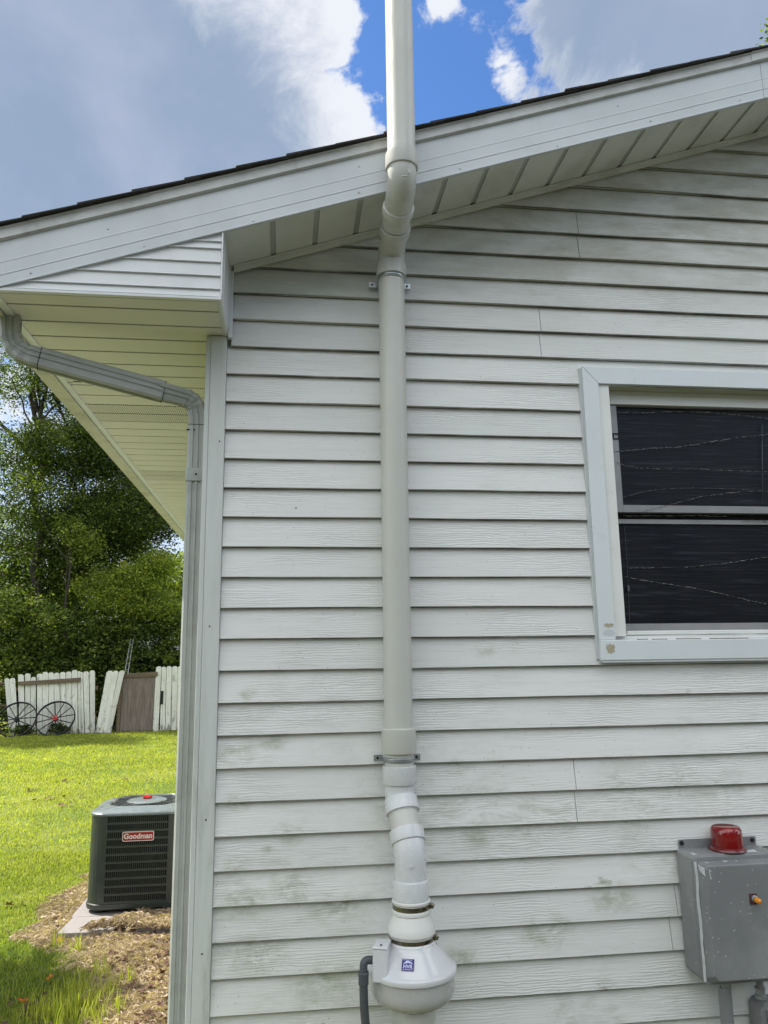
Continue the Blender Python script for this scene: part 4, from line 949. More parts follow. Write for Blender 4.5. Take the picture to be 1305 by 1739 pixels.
mb = MB(); mb.lathe([(.130, .020), (.132, .024), (.120, .030), (.060, .034), (.040, .036), (0, .037)], (cxx, cyy, zt_ + .0), n=24); A.part(mb, 'motor_cap', M_ACT)
mb = MB(); mb.lathe([(.022, 0), (.028, .003), (.030, .010), (.026, .011), (.018, .007), (0, .006)], (cxx, cyy, zt_ + .037), n=12); 
for k in range(3): a = k * 2.1 + .4; mb.box(-.004, .004, .01, .034, .004, .018, Matrix.Translation((cxx, cyy, zt_ + .037)) @ Matrix.Rotation(a, 4, 'Z'))
A.part(mb, 'fan_cap', M_REDCAP)
mb = MB()
for k in range(4):
    M4 = Matrix.Translation((cxx, cyy, zt_ - .08)) @ Matrix.Rotation(k * math.pi / 2 + .5, 4, 'Z') @ Matrix.Rotation(R(20), 4, 'X'); mb.box(.03, .235, -.05, .05, -.001, .001, M4)
A.part(mb, 'fan_blade', M_ACT)
mb = MB()
for sx in (AX0 + .085, AX1 - .085):
    for sy in (AY0 + .085, AY1 - .085): mb.lathe([(.050, 0), (.052, .005), (.048, .028), (.048, .030)], (sx, sy, .0505), n=20)
A.part(mb, 'foot', M_DARK)
# badge
bp = px(235, 1420, AY0); bw, bh = .098, .0290
Bm = Matrix.Translation(Vector((bp.x, AY0 - .004, bp.z)) - Vector(AC.location)) @ Matrix.Rotation(R(90), 4, 'X')
def rplate(w, h, c_, z0_, z1_):
    p = [(-w + c_, -h), (w - c_, -h), (w - c_ * .3, -h + c_ * .3), (w, -h + c_), (w, h - c_), (w - c_ * .3, h - c_ * .3), (w - c_, h), (-w + c_, h), (-w + c_ * .3, h - c_ * .3), (-w, h - c_), (-w, -h + c_), (-w + c_ * .3, -h + c_ * .3)]
    m_ = MB(); m_.prism([(x, y, z0_) for x, y in p], (0, 0, z1_ - z0_)); m_.v = [tuple(Bm @ Vector(v)) for v in m_.v]; return m_
bd = rplate(bw, bh, .009, -.004, .0022).build('badge', M_LETTER, AC); rplate(bw - .0045, bh - .0045, .007, .0022, .0030).build('badge_field', M_BADGE, bd)
text_mesh('Goodman', 'badge_lettering', .044, M_LETTER, bd, Bm @ Matrix.Translation((0, .000, .0034)), .0006, .0014, 1.0)

# pavers under the unit
PV = [(-1.300, -.985, 2.115, 2.405), (-.870, -.45, 2.135, 2.415), (-1.305, -.885, 2.412, 2.86), (-.879, -.45, 2.42, 2.86), (-1.30, -.885, 2.868, 3.22), (-.878, -.45, 2.867, 3.22)]
PL = ['flat grey paver at the near left corner of the pad, largely uncovered', 'grey paver half buried in straw in front of the air conditioner', 'grey paver under the near left foot of the air conditioner', 'grey paver under the near right side of the air conditioner, beside the house', 'grey paver under the far left foot of the air conditioner', 'grey paver under the far right foot of the air conditioner']
for i, (x0_, x1_, y0_, y1_) in enumerate(PV):
    mb = MB(); cxp, cyp = (x0_ + x1_) / 2, (y0_ + y1_) / 2; dz = .004 * math.sin(i * 2.2) if i < 2 else 0
    mb.box(x0_ - cxp, x1_ - cxp, y0_ - cyp, y1_ - cyp, -.02, .0495 + dz); o = mb.build('paver', M_PAVER, bevel=.004); o.location = (cxp, cyp, 0); o.rotation_euler = (0, 0, R((-3, 2, 0, 0, 0, 0)[i]))
    tag(o, PL[i], 'paver', 'pavers under the air conditioner')

# ================================================================== GROUND
def gh(x, y): return .02 * math.sin(x * .9 + 1) * math.sin(y * .6) + .012 * math.sin(x * 2.7 + y * 1.9)
def gscale(x, y):
    """flat by the house, the unit and in front of the fence"""
    return min(1., max(0., (abs(x + .3) - 1.2) / 1.5)) if y < 4 else 1.
def G(x, y):
    s = 0 if x > -1.6 and y > -.5 and y < 9 else gscale(x, y)
    return gh(x, y) * (s if y < 15 else 0)
xs = sorted(set([-300, -150, -80, -50, -30, -20, -15] + [round(-12 + .4 * i, 2) for i in range(36)] + [3, 5, 8, 12, 20, 40, 80, 150, 300])); ysg = sorted(set([-300, -150, -80, -40, -20, -10] + [round(-6 + .4 * i, 2) for i in range(62)] + [20, 25, 30, 40, 60, 100, 200, 400]))
vs = [(x, y, G(x, y)) for y in ysg for x in xs]; nx = len(xs)
fs = [(j * nx + i, j * nx + i + 1, (j + 1) * nx + i + 1, (j + 1) * nx + i) for j in range(len(ysg) - 1) for i in range(nx - 1)]
def ground_mat():
    m = Mat('lawn_soil', (.1, .12, .04), .95, spec=.15)
    a = m.mix(m.step(m.noise(.9, 5, .6, .3), .35, .7), (.075, .125, .022), (.20, .22, .042))
    a = m.mix(m.step(m.noise(14, 6, .7), .5, .75), a, (.16, .14, .06))
    n = m.step(m.noise(2.2, 6, .7, .4, (1, 1, 1), (5, 5, 0)), .64, .72); a = m.mix(m.math('MULTIPLY', n, .6), a, (.055, .042, .03))
    # bare strawy strip along the house
    x = m.z(0); y = m.z(1)
    edge = m.math('ADD', x, m.math('MULTIPLY_ADD', m.noise(3, 4), .7, -.35))
    inner = m.math('MULTIPLY', m.step(edge, -1.35, -.85), m.math('MULTIPLY', m.step(y, -.4, .2), m.step(y, 4.2, 3.2)))
    a = m.mix(inner, a, m.mix(m.step(m.noise(30, 6, .7), .35, .7), (.15, .10, .07), (.45, .34, .25)))
    a = m.mix(m.step(y, -.2, -.7), a, m.mix(m.step(m.noise(5, 5, .7), .4, .65), (.075, .07, .05), (.05, .06, .035)))  # unseen ground before the gable, darkened to cut green bounce onto the wall
    m.color_to(a); m.bump(m.noise(40, 5, .7), .8, .02); return m.m
mb = MB(); mb.add(vs, fs, True); o = mb.build('ground', ground_mat()); tag(o, kind='structure')

def blades(name, mat, n, sampler, hfn, seed, wid=.004, lean=.5, tonefn=None, flat=False):
    """n little bent blades as one mesh (numpy)"""
    rg = np.random.default_rng(seed); xy = sampler(rg, n); n = len(xy)
    x, y = xy[:, 0], xy[:, 1]; h = hfn(rg, x, y); a = rg.uniform(0, 2 * np.pi, n); ln = rg.uniform(.1, lean, n) * h
    dx, dy = np.cos(a), np.sin(a); wx, wy = -dy, dx
    w = wid * rg.uniform(.6, 1.4, n) * (1 + np.maximum(0, (y - 3)) * .20)
    z0 = np.array([G(float(p), float(q)) for p, q in zip(x, y)]) - .004
    if flat: z0 = z0 + np.where(inside_unit(x, y), .048 + .02 * rg.uniform(0, 1, n), 0) + .035 * np.exp(-((x + .98) ** 2 / .02 + (y - 2.12) ** 2 / .02)) * rg.uniform(.2, 1, n)
    if flat:
        up = rg.uniform(.002, .022, n); L_ = h
        P = np.stack([np.stack([x - dx * L_ / 2 - wx * w, y - dy * L_ / 2 - wy * w, z0 + up * rg.uniform(.2, 1, n)], 1), np.stack([x - dx * L_ / 2 + wx * w, y - dy * L_ / 2 + wy * w, z0 + up], 1),
                      np.stack([x + wx * w * .8, y + wy * w * .8, z0 + up + rg.uniform(0, .018, n)], 1), np.stack([x - wx * w * .8, y - wy * w * .8, z0 + up + rg.uniform(0, .018, n)], 1),
                      np.stack([x + dx * L_ / 2, y + dy * L_ / 2, z0 + up * rg.uniform(.3, 1.6, n)], 1)], 1)
    else:
        P = np.stack([np.stack([x - wx * w, y - wy * w, z0], 1), np.stack([x + wx * w, y + wy * w, z0], 1),
                      np.stack([x + dx * ln * .35 + wx * w * .75, y + dy * ln * .35 + wy * w * .75, z0 + h * .6], 1), np.stack([x + dx * ln * .35 - wx * w * .75, y + dy * ln * .35 - wy * w * .75, z0 + h * .6], 1),
                      np.stack([x + dx * ln, y + dy * ln, z0 + h], 1)], 1)
    V = P.reshape(-1, 3); b = np.arange(n) * 5
    loops = np.stack([b, b + 1, b + 2, b + 3, b + 3, b + 2, b + 4], 1).reshape(-1)
    me = bpy.data.meshes.new(name); me.vertices.add(len(V)); me.vertices.foreach_set('co', V.astype(np.float32).ravel())
    me.loops.add(len(loops)); me.loops.foreach_set('vertex_index', loops.astype(np.int32))
    me.polygons.add(n * 2); st = np.stack([np.arange(n) * 7, np.arange(n) * 7 + 4], 1).ravel(); me.polygons.foreach_set('loop_start', st.astype(np.int32))
    me.update(calc_edges=True); me.validate()
    t = tonefn(rg, x, y) if tonefn else rg.uniform(0, 1, n)
    at = me.attributes.new('tone', 'FLOAT', 'POINT'); at.data.foreach_set('value', np.repeat(np.clip(t, 0, 1), 5).astype(np.float32))
    me.materials.append(mat); o = bpy.data.objects.new(name, me); col.objects.link(o); return o
def fbm(x, y, s, seed):
    return sum((np.sin(x * s * f * 1.3 + seed * 1.7 + 2.1 * np.sin(y * s * f * .9 + seed)) * np.cos(y * s * f * 1.1 + seed * .7 + 1.7 * np.sin(x * s * f * .8))) / f ** .7 for f in (1, 2.1, 4.3)) / 2.2
def strawy(x, y):
    """>0 inside the dry patch by the house"""
    e = np.where(y < 2.0, -1.10 + (1.9 - y) * .48, -1.40 + .0 * y)
    e = np.where((y >= 1.9) & (y < 2.2), -1.10 - (y - 1.9) / .3 * .30, e)
    v = x - e + .17 * fbm(x, y, 4, 3)
    return np.where((y > 3.6) , -1.0, v)
def inside_unit(x, y): return (x > -1.31) & (x < -.44) & (y > 2.11) & (y < 3.23)
def grass_sampler(rg, n):
    # denser near the camera, thinning with distance
    u = rg.uniform(0, 1, n * 2); y = np.where(rg.uniform(0, 1, n * 2) < .55, -.2 + u * 4.6, 4.2 + (u ** 1.15) * 12.0)
    x = -.45 - rg.uniform(0, 1, n * 2) * (1.6 + np.maximum(0, y + .5) * .42)
    keep = (strawy(x, y) < rg.uniform(-.10, .28, n * 2)) & ~inside_unit(x, y)
    tuft = fbm(x, y, 3.1, 9); keep &= rg.uniform(-1.3, 1, n * 2) < tuft * 1.5 + .55
    p = np.stack([x, y], 1)[keep]; return p[:n]
def gh_(rg, x, y): return rg.uniform(.012, .036, len(x)) * (1 + .35 * fbm(x, y, 2, 5)) * (1 + np.maximum(0, y - 6) * .02)
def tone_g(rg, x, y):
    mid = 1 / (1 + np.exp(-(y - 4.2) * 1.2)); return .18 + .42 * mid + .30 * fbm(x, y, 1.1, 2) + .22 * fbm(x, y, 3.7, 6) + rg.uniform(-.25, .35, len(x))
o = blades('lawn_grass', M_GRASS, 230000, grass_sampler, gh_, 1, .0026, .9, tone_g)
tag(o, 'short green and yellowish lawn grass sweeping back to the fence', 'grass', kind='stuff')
def tuft_sampler(rg, n):
    C = [(px(*p, 0), w, k) for p, w, k in ()]
    cs = [(-.92, 1.16, .07, 90), (-.84, 1.30, .05, 50), (-1.00, 1.35, .06, 70), (-1.02, 1.12, .07, 60), (-.86, 1.05, .08, 110), (-.75, 1.12, .03, 20), (-.93, 1.55, .04, 30), (-1.27, 2.02, .035, 40), (-1.14, 1.90, .03, 24), (-.98, 1.08, .08, 70), (-.78, 1.42, .04, 22), (-1.12, 1.12, .08, 60)]
    out = []
    for x, y, r, k in cs: out.append(np.stack([x + rg.normal(0, r * .6, k), y + rg.normal(0, r * .8, k)], 1))
    return np.concatenate(out)
o = blades('tall_grass', M_GRASS, 0, tuft_sampler, lambda rg, x, y: rg.uniform(.05, .13, len(x)), 3, .0026, .55, lambda rg, x, y: rg.uniform(.35, .95, len(x)))
tag(o, 'taller bright green grass tufts growing beside the dry patch', 'grass', kind='stuff')
def straw_sampler(rg, n):
    y = -.1 + rg.uniform(0, 1, n * 3) ** 1.0 * 3.8; x = -.33 - rg.uniform(0, 1, n * 3) * 1.5
    keep = (strawy(x, y) > rg.uniform(-.14, .06, n * 3)) & ~(inside_unit(x, y) & ((y > 2.36) | (fbm(x, y, 9, 3) * .12 + (x + 1.04) * .8 - (y - 2.2) * 1.0 < 0))); return np.stack([x, y], 1)[keep][:n]
o = blades('dry_straw', M_STRAW, 75000, straw_sampler, lambda rg, x, y: rg.uniform(.02, .10, len(x)), 5, .00075, .5, lambda rg, x, y: .5 + .35 * fbm(x, y, 3, 4) + rg.uniform(-.35, .35, len(x)), flat=True)
tag(o, 'tan dry straw and clippings matted on the bare ground by the house', 'straw', kind='stuff')
# pile of clippings against the unit
rg = np.random.default_rng(8)
# dry leaves : curled little polygons
def leaf_shape(rg, size, lobes=5):
    P = []
    n = lobes * 2
    for k in range(n): 
        a = 2 * math.pi * k / n; r_ = size * (1.0 if k % 2 == 0 else .48) * rg.uniform(.8, 1.15); P.append((r_ * math.cos(a), r_ * math.sin(a), abs(rg.uniform(-.3, .55)) * size * (1 if k % 2 == 0 else .4)))
    return P
def leaves_mesh(name, pts, size, mat, seed):
    rg = random.Random(seed); mb = MB(); tones = []
    for (x, y) in pts:
        s = size * rg.uniform(.6, 1.3); P = leaf_shape(rg, s, rg.choice((4, 5, 6))); q = Matrix.Translation((x, y, G(x, y) + .012 + rg.uniform(0, .02))) @ Matrix.Rotation(rg.uniform(0, 6.3), 4, 'Z') @ Matrix.Rotation(rg.uniform(-.7, .7), 4, 'X')
        vs = [q @ Vector((0, 0, 0))] + [q @ Vector(p) for p in P]; n = len(P); mb.add(vs, [(0, i + 1, (i + 1) % n + 1) for i in range(n)]); tones += [rg.random()] * (n + 1)
    me = bpy.data.meshes.new(name); me.from_pydata(mb.v, [], mb.f); at = me.attributes.new('tone', 'FLOAT', 'POINT'); at.data.foreach_set('value', tones)
    me.materials.append(mat); o = bpy.data.objects.new(name, me); col.objects.link(o); return o
pts = []
while len(pts) < 760:
    y = rng.uniform(-.1, 2.35); x = rng.uniform(-.33, -1.4 + .0) ; dens_ = math.exp(-(abs(x + .42)) * 2.2)
    if float(strawy(np.array([x]), np.array([y]))[0]) > .02 and rng.random() < dens_ + .05: pts.append((x, y))
for _ in range(26): pts.append((-1.15 + rng.gauss(0, .10), 1.15 + rng.gauss(0, .10)))
for _ in range(16): pts.append((-1.45 + rng.gauss(0, .10), 2.6 + rng.gauss(0, .25)))
o = leaves_mesh('dry_leaf_litter', pts, .021, M_DRY, 3); tag(o, 'curled brown dead leaves scattered over the straw beside the downspout', 'leaf litter', kind='stuff')
# brown crumbs in the lawn
pts = []
for (u, v, k, s_p) in ((95, 1360, 9, .12), (55, 1348, 6, .1), (225, 1328, 7, .1), (110, 1372, 5, .06), (20, 1540, 3, .06), (140, 1333, 4, .2)):
    d = _f * 1309 + _r * (u - 652.5) - _u * (v - 869.5); t = -1.6 / d.z; gx, gy = d.x * t, -2.92638 + d.y * t
    for _ in range(k): pts.append((gx + rng.gauss(0, s_p), gy + rng.gauss(0, s_p * .6)))
o = leaves_mesh('soil_clods', pts, .035, M_DRY, 9); tag(o, 'dark soil crumbs and dead leaves dotted about the sunny lawn', 'soil', kind='stuff')
for (u, v), lb in (((102, 1597), 'orange fallen leaf on the straw just in front of the grey pavers'), ((41, 1700), 'orange-brown fallen leaf on the shaded grass at the lower left'), ((86, 1661), 'small tan-orange fallen leaf lying on sunlit grass left of the tall tufts')):
    d = _f * 1309 + _r * (u - 652.5) - _u * (v - 869.5); t = -1.57 / d.z
    o = leaves_mesh('fallen_leaf', [(0, 0)], .034 if u != 86 else .022, M_ORANGE, u); o.location = (d.x * t, -2.92638 + d.y * t, .012); tag(o, lb, 'leaf', 'orange fallen leaves')

# ================================================================== FENCE, WHEELS
FYW = 15.8
zpu = .003176                                   # metres per unit of the enlarged fence crop at the fence
def fp_(u, v, y=FYW): return px(u / 4.078, 1100 + v / 4.078, y)
def plank(mb, tl, tr, bl, br, y0, th=.02, notch=None, dog=.25):
    tl, tr, bl, br = [Vector((p.x, 0, p.z)) for p in (tl, tr, bl, br)]
    w = tr - tl; up = (tl - bl).normalized(); c_ = w.length * dog
    poly = [bl, br, tr - up * c_, tr - w * dog, tl + w * dog, tl - up * c_]
    mb.prism([(p.x, y0, p.z) for p in poly], (0, th, 0))
def picket_fence(label, planks, brace=None, ydep=FYW, rails=True):
    cx_ = fp_(planks[0][0], 590).x; T_ = thing('picket_fence', label, 'fence', (cx_, ydep, 0)); A_ = At(T_); r2 = random.Random(len(planks))
    for i, (a, b, zt_, c_, d_, zb_) in enumerate(planks):
        mb = MB(); yy = ydep + r2.uniform(-.012, .012)
        plank(mb, fp_(a, zt_), fp_(b, zt_ + r2.uniform(-3, 3)), fp_(c_, zb_), fp_(d_, zb_), yy); A_.part(mb, 'picket', M_PICKET, bevel=.002, seg=1)
    if rails:
        x0_ = min(fp_(p[3], 590).x for p in planks); x1_ = max(fp_(p[4], 590).x for p in planks)
        for z in (.28, .95): mb = MB(); mb.box(x0_, x1_, ydep + .034, ydep + .075, z, z + .085); A_.part(mb, 'rail', M_BROWN)
    return T_, A_
picket_fence('leftmost pair of white pickets, shorter than the rest and leaning left', [(28, 66, 212, 66, 96, 626), (69, 104, 212, 98, 130, 622)])
B = [(125, 165, 185, 136, 172, 610), (172, 211, 178, 176, 208, 610), (215, 248, 205, 212, 246, 608), (255, 293, 180, 257, 293, 612), (294, 334, 168, 298, 338, 604), (336, 373, 172, 341, 377, 604), (375, 412, 176, 380, 418, 602), (415, 453, 170, 421, 458, 602), (457, 495, 166, 462, 498, 600), (497, 535, 157, 502, 538, 598), (538, 556, 164, 545, 562, 600), (558, 573, 168, 566, 584, 598), (576, 615, 166, 590, 622, 598), (620, 658, 160, 627, 658, 596)]
T_, A_ = picket_fence('long peeling white picket section with a brown board nailed across its top', B)
mb = MB(); a, b = fp_(130, 248), fp_(560, 222); mb.prism([(a.x, FYW - .05, a.z - .045), (b.x, FYW - .05, b.z - .045), (b.x, FYW - .05, b.z + .048), (a.x, FYW - .05, a.z + .04)], (0, .034, 0)); A_.part(mb, 'brace_board', M_BROWN, bevel=.003)
picket_fence('loose white picket panel of three boards leaning steeply to the right', [(748, 790, 160, 668, 706, 585), (790, 828, 160, 700, 742, 588), (832, 870, 160, 735, 772, 598)], ydep=FYW - .10, rails=False)
T_, A_ = picket_fence('white picket section right of the brown gate, running behind the house', [(1082, 1120, 130, 1058, 1096, 580), (1122, 1152, 132, 1108, 1143, 574), (1155, 1190, 128, 1147, 1182, 572), (1192, 1230, 130, 1185, 1222, 572), (1232, 1262, 130, 1225, 1250, 570), (1264, 1300, 128, 1256, 1290, 570), (1302, 1340, 130, 1294, 1330, 570), (1342, 1380, 126, 1334, 1370, 570), (1382, 1420, 130, 1374, 1410, 570)])
mb = MB(); a = fp_(1113, 300); b = fp_(1130, 392); mb.box(a.x, b.x, FYW - .024, FYW - .016, b.z, a.z); A_.part(mb, 'hinge_gap', M_DARK)
gt = thing('garden_gate', 'weathered brown plywood gate between two white picket sections', 'gate', (fp_(960, 570).x, FYW, 0)); A_ = At(gt)
a, b = fp_(848, 195), fp_(1074, 576); mb = MB(); mb.box(a.x, b.x, FYW + .0, FYW + .02, .03, a.z); A_.part(mb, 'panel', M_GATE)
mb = MB(); mb.prism([(a.x - .02, FYW - .03, a.z - .045), (b.x + .01, FYW - .03, a.z - .020), (b.x + .01, FYW - .03, a.z + .075), (a.x + .04, FYW - .03, a.z + .045)], (0, .028, 0)); A_.part(mb, 'top_rail', M_BROWN, bevel=.003)
mb = MB(); mb.box(a.x - .075, a.x - .003, FYW - .03, FYW + .05, 0, a.z - .11); A_.part(mb, 'post', M_BROWN, bevel=.003)
# dark rail fence further left
rf = thing('rail_fence', 'low rustic rail fence running off to the left of the pickets', 'fence', (-8, FYW + .3, 0)); A_ = At(rf)
mb = MB()
for z in (.62, 1.12): mb.tube([(-12.5, FYW + .3, z + .03), (-6.2, FYW + .3, z)], .035, 8)
A_.part(mb, 'rail', M_BROWN)
for x in (-12.5, -9.6, -6.75): mb = MB(); mb.tube([(x, FYW + .38, 0), (x, FYW + .38, 1.3)], .055, 8); A_.part(mb, 'post', M_BROWN)

def wheel(cu, cv, label, hub_mat, rot0, ns=12):
    Rw = .418; tilt = R(30); c0 = fp_(cu, 0, FYW - .28); T_ = thing('wagon_wheel', label, 'wheel', (c0.x, FYW - .50, 0), 'old iron wagon wheels leaning on the fence')
    tilt = R(31)
    # local frame: disc in the plane leaning back toward the fence
    q = Matrix.Rotation(-tilt, 4, 'X') @ Matrix.Translation((0, 0, Rw))
    def put(mb, name, mat, par=None):
        mb.v = [tuple(q @ Vector(v)) for v in mb.v]; return mb.build(name, mat, par or T_)
    mb = MB(); n = 48; prof = [(-.011, -.024), (.011, -.024), (.011, .024), (-.011, .024)]
    vs = []; 
    for k in range(n):
        a = 2 * math.pi * k / n
        for (dr_, dy_) in prof: vs.append(((Rw - .008 + dr_) * math.cos(a), dy_, (Rw - .008 + dr_) * math.sin(a)))
    fs = [(k * 4 + j, k * 4 + (j + 1) % 4, ((k + 1) % n) * 4 + (j + 1) % 4, ((k + 1) % n) * 4 + j) for k in range(n) for j in range(4)]
    mb.add(vs, fs); put(mb, 'rim', M_IRON)
    for k in range(ns):
        a = rot0 + 2 * math.pi * k / ns; sy_ = .03 if k % 2 else -.03
        mb = MB(); mb.tube([(.045 * math.cos(a), sy_, .045 * math.sin(a)), ((Rw - .012) * math.cos(a), 0, (Rw - .012) * math.sin(a))], .0105, 6); put(mb, 'spoke', M_IRON)
    mb = MB(); mb.lathe([(.024, -.065), (.030, -.062), (.030, -.04), (.055, -.036), (.060, -.02), (.060, .02), (.055, .036), (.030, .04), (.030, .06)], (0, 0, 0), (0, 1, 0), 20); hb = put(mb, 'hub', hub_mat)
    mb = MB(); mb.lathe([(.014, 0), (.014, .004)], (0, -.0665, 0), (0, -1, 0), 12); put(mb, 'axle_hole', M_DARK, hb)
    return T_
wheel(152, 540, 'old iron wagon wheel with a black hub leaning on the leftmost pickets', M_IRON, .1)
wheel(415, 523, 'old iron wagon wheel with a red hub leaning on the white pickets', M_HUBR, .22)

# ================================================================== TREES
def leaf_cloud(name, centers, n, size, mat, seed, parent, tone=(.5, .3), origin=(0, 0, 0), clump=.38, droop=.0):
    """n leaves in many small sprays spread through the ellipsoids (cx,cy,cz,rx,ry,rz,weight)"""
    rg = np.random.default_rng(seed); C = np.array(centers, float); wts = C[:, 6] / C[:, 6].sum()
    ncl = max(8, n // 55); idx = rg.choice(len(C), ncl, p=wts)
    d = rg.normal(size=(ncl, 3)); d /= np.linalg.norm(d, axis=1)[:, None]; rr = rg.uniform(.25, 1, ncl) ** .5
    cc = C[idx, :3] + d * rr[:, None] * C[idx, 3:6]; ctone = rg.normal(0, 1, ncl); crad = clump * rg.uniform(.5, 1.5, ncl)
    k = rg.integers(0, ncl, n); off = rg.normal(size=(n, 3)) * crad[k][:, None] * np.array([.60, .60, .28]); p = cc[k] + off
    p[:, 2] -= droop * np.linalg.norm(off[:, :2], axis=1)
    # each leaf: a folded pair of triangles (a pointed diamond)
    u = rg.normal(size=(n, 3)); u[:, 2] *= .55; u[:, 2] -= .15; u /= np.linalg.norm(u, axis=1)[:, None]; w = np.cross(u, rg.normal(size=(n, 3))); w /= np.linalg.norm(w, axis=1)[:, None]
    s = size * rg.uniform(.55, 1.35, n)[:, None]; nrm_ = np.cross(u, w)
    P = np.stack([p - u * s * .5, p + w * s * .26 + nrm_ * s * .06, p + u * s * .5, p - w * s * .26 + nrm_ * s * .06], 1) - np.array(origin)
    V = P.reshape(-1, 3); b = np.arange(n) * 4; loops = np.stack([b, b + 1, b + 2, b + 3], 1).ravel()
    me = bpy.data.meshes.new(name); me.vertices.add(len(V)); me.vertices.foreach_set('co', V.astype(np.float32).ravel()); me.loops.add(len(loops)); me.loops.foreach_set('vertex_index', loops.astype(np.int32))
    me.polygons.add(n); me.polygons.foreach_set('loop_start', (np.arange(n) * 4).astype(np.int32)); me.update(calc_edges=True)
    t = tone[0] + tone[1] * ctone[k] * .75 + rg.uniform(-.35, .35, n)
    at = me.attributes.new('tone', 'FLOAT', 'POINT'); at.data.foreach_set('value', np.repeat(np.clip(t, 0, 1), 4).astype(np.float32)); me.materials.append(mat)
    o = bpy.data.objects.new(name, me); col.objects.link(o); o.parent = parent; return o
def limb(mb, a, b, r0, r1, seed, bend=.12, n=7):
    rg = random.Random(seed); a = Vector(a); b = Vector(b); L_ = (b - a).length; P = []; rr = []
    o1 = Vector((rg.uniform(-1, 1), rg.uniform(-1, 1), rg.uniform(-.3, .3))) * bend * L_
    for i in range(n + 1):
        t = i / n; P.append(a.lerp(b, t) + o1 * math.sin(math.pi * t) + Vector((rg.uniform(-1, 1), rg.uniform(-1, 1), 0)) * .02 * L_ * (t > 0) * (t < 1)); rr.append(r0 + (r1 - r0) * t)
    mb.tube(P, rr, 8); return P
def tree(name, label, base, trunk_top, r0, centers, n, size, mat, seed, tone=(.5, .3), cat='tree', group=None, twigs=2, clump=.38, droop=0., extra=()):
    T_ = thing(name, label, cat, base, group); A_ = At(T_); mb = MB(); rg = random.Random(seed)
    P = limb(mb, base, trunk_top, r0, r0 * .45, seed, .05, 10)
    for i, c_ in enumerate(centers):
        st = P[min(len(P) - 1, rg.randint(4, len(P) - 1))]; e_ = Vector(c_[:3]); Q = limb(mb, st, e_, r0 * .34, r0 * .10, seed + i * 7, .10)
        for t in range(twigs):
            s2 = Q[rg.randint(2, len(Q) - 1)]; d = Vector((rg.uniform(-1, 1) * c_[3], rg.uniform(-1, 1) * c_[4], rg.uniform(-.4, 1) * c_[5])) * .85; limb(mb, s2, e_ + d, r0 * .10, r0 * .025, seed + i * 31 + t, .14, 5)
    for (a, b, ra, rb) in extra: limb(mb, a, b, ra, rb, seed + 77, .06)
    A_.part(mb, 'trunk', M_BARK)
    leaf_cloud('crown', centers, n, size, mat, seed, T_, tone, base, clump, droop); return T_
GT = 'trees beyond the picket fence'
def P_(u, v, y): p = px(u, v, y); return (p.x, y, p.z)
def CC(u, v, y, r, rz=None, w=1.0, ry=None): p = px(u, v, y); return (p.x, y, p.z, r, ry or r, rz or r * .8, w)
b0 = P_(66, 1240, 18.6)
tree('deciduous_tree', 'tallest dark tree, its bare upper trunk against the sky at left', (b0[0], 18.6, 0), (px(64, 620, 18.6).x, 18.6, px(64, 620, 18.6).z), .12,
     [CC(20, 640, 18.4, 1.0, .8, .35, ry=1.7), CC(120, 660, 18.8, .9, .7, .5, ry=1.7), CC(60, 560, 18.8, 1.2, .9, .5, ry=1.7), CC(200, 760, 18.9, 1.5, 1.0, 1.3, ry=1.7), CC(120, 760, 18.5, 1.3, .9, 1.1, ry=1.7), CC(30, 770, 18.9, 1.1, .8, .7, ry=1.7), CC(180, 640, 19.4, 1.5, 1.2, .8, ry=1.7), CC(90, 850, 18.4, 1.3, .8, .8, ry=1.7), CC(230, 860, 18.8, 1.5, .9, 1.3, ry=1.7), CC(150, 880, 18.6, 1.3, .8, 1.0, ry=1.7)],
     105000, .08, M_LEAF, 11, (.35, .3), group=GT, clump=.42, droop=.25,
     extra=((P_(64, 790, 18.6), P_(-30, 680, 18.6), .07, .03), (P_(64, 720, 18.6), P_(100, 600, 18.6), .06, .02), (P_(64, 700, 18.6), P_(50, 600, 18.6), .05, .02)))
b0 = P_(110, 1240, 20.2)
tree('deciduous_tree', 'spreading dark tree just right of the tallest one, crown reaching the eave', (b0[0], 20.2, 0), P_(90, 960, 20.2), .14,
     [CC(215, 880, 20, 1.3, .8, 1.2), CC(190, 960, 19.6, 1.6, .9, 1.2), CC(100, 960, 19.8, 1.5, .9, 1.1), CC(20, 900, 20.4, 1.2, .8, .8), CC(270, 800, 20.6, 1.2, 1.1, 1), CC(60, 1020, 19.6, 1.4, .8, 1), CC(10, 1000, 20, 1.3, .8, .8)],
     75000, .085, M_LEAF, 23, (.4, .3), group=GT, clump=.45, droop=.2, extra=((P_(110, 1100, 20.2), P_(20, 950, 20.2), .11, .05), (P_(110, 1050, 20.2), P_(240, 810, 20.2), .09, .04)))
b0 = P_(215, 1240, 17.6)
tree('deciduous_tree', 'lower sunlit yellow-green tree between the dark trees and the downspout', (b0[0], 17.6, 0), P_(215, 1040, 17.6), .07,
     [CC(230, 985, 17.4, .65, .45, 1), CC(265, 960, 17.6, .5, .35, .7), CC(205, 1020, 17.2, .7, .4, 1), CC(255, 1030, 17.4, .6, .4, 1), CC(170, 1000, 17.6, .6, .35, .5), CC(285, 1040, 17.3, .5, .3, .7)],
     24000, .07, M_LEAF3, 31, (.35, .4), group=GT, clump=.30)
b0 = P_(300, 1240, 24)
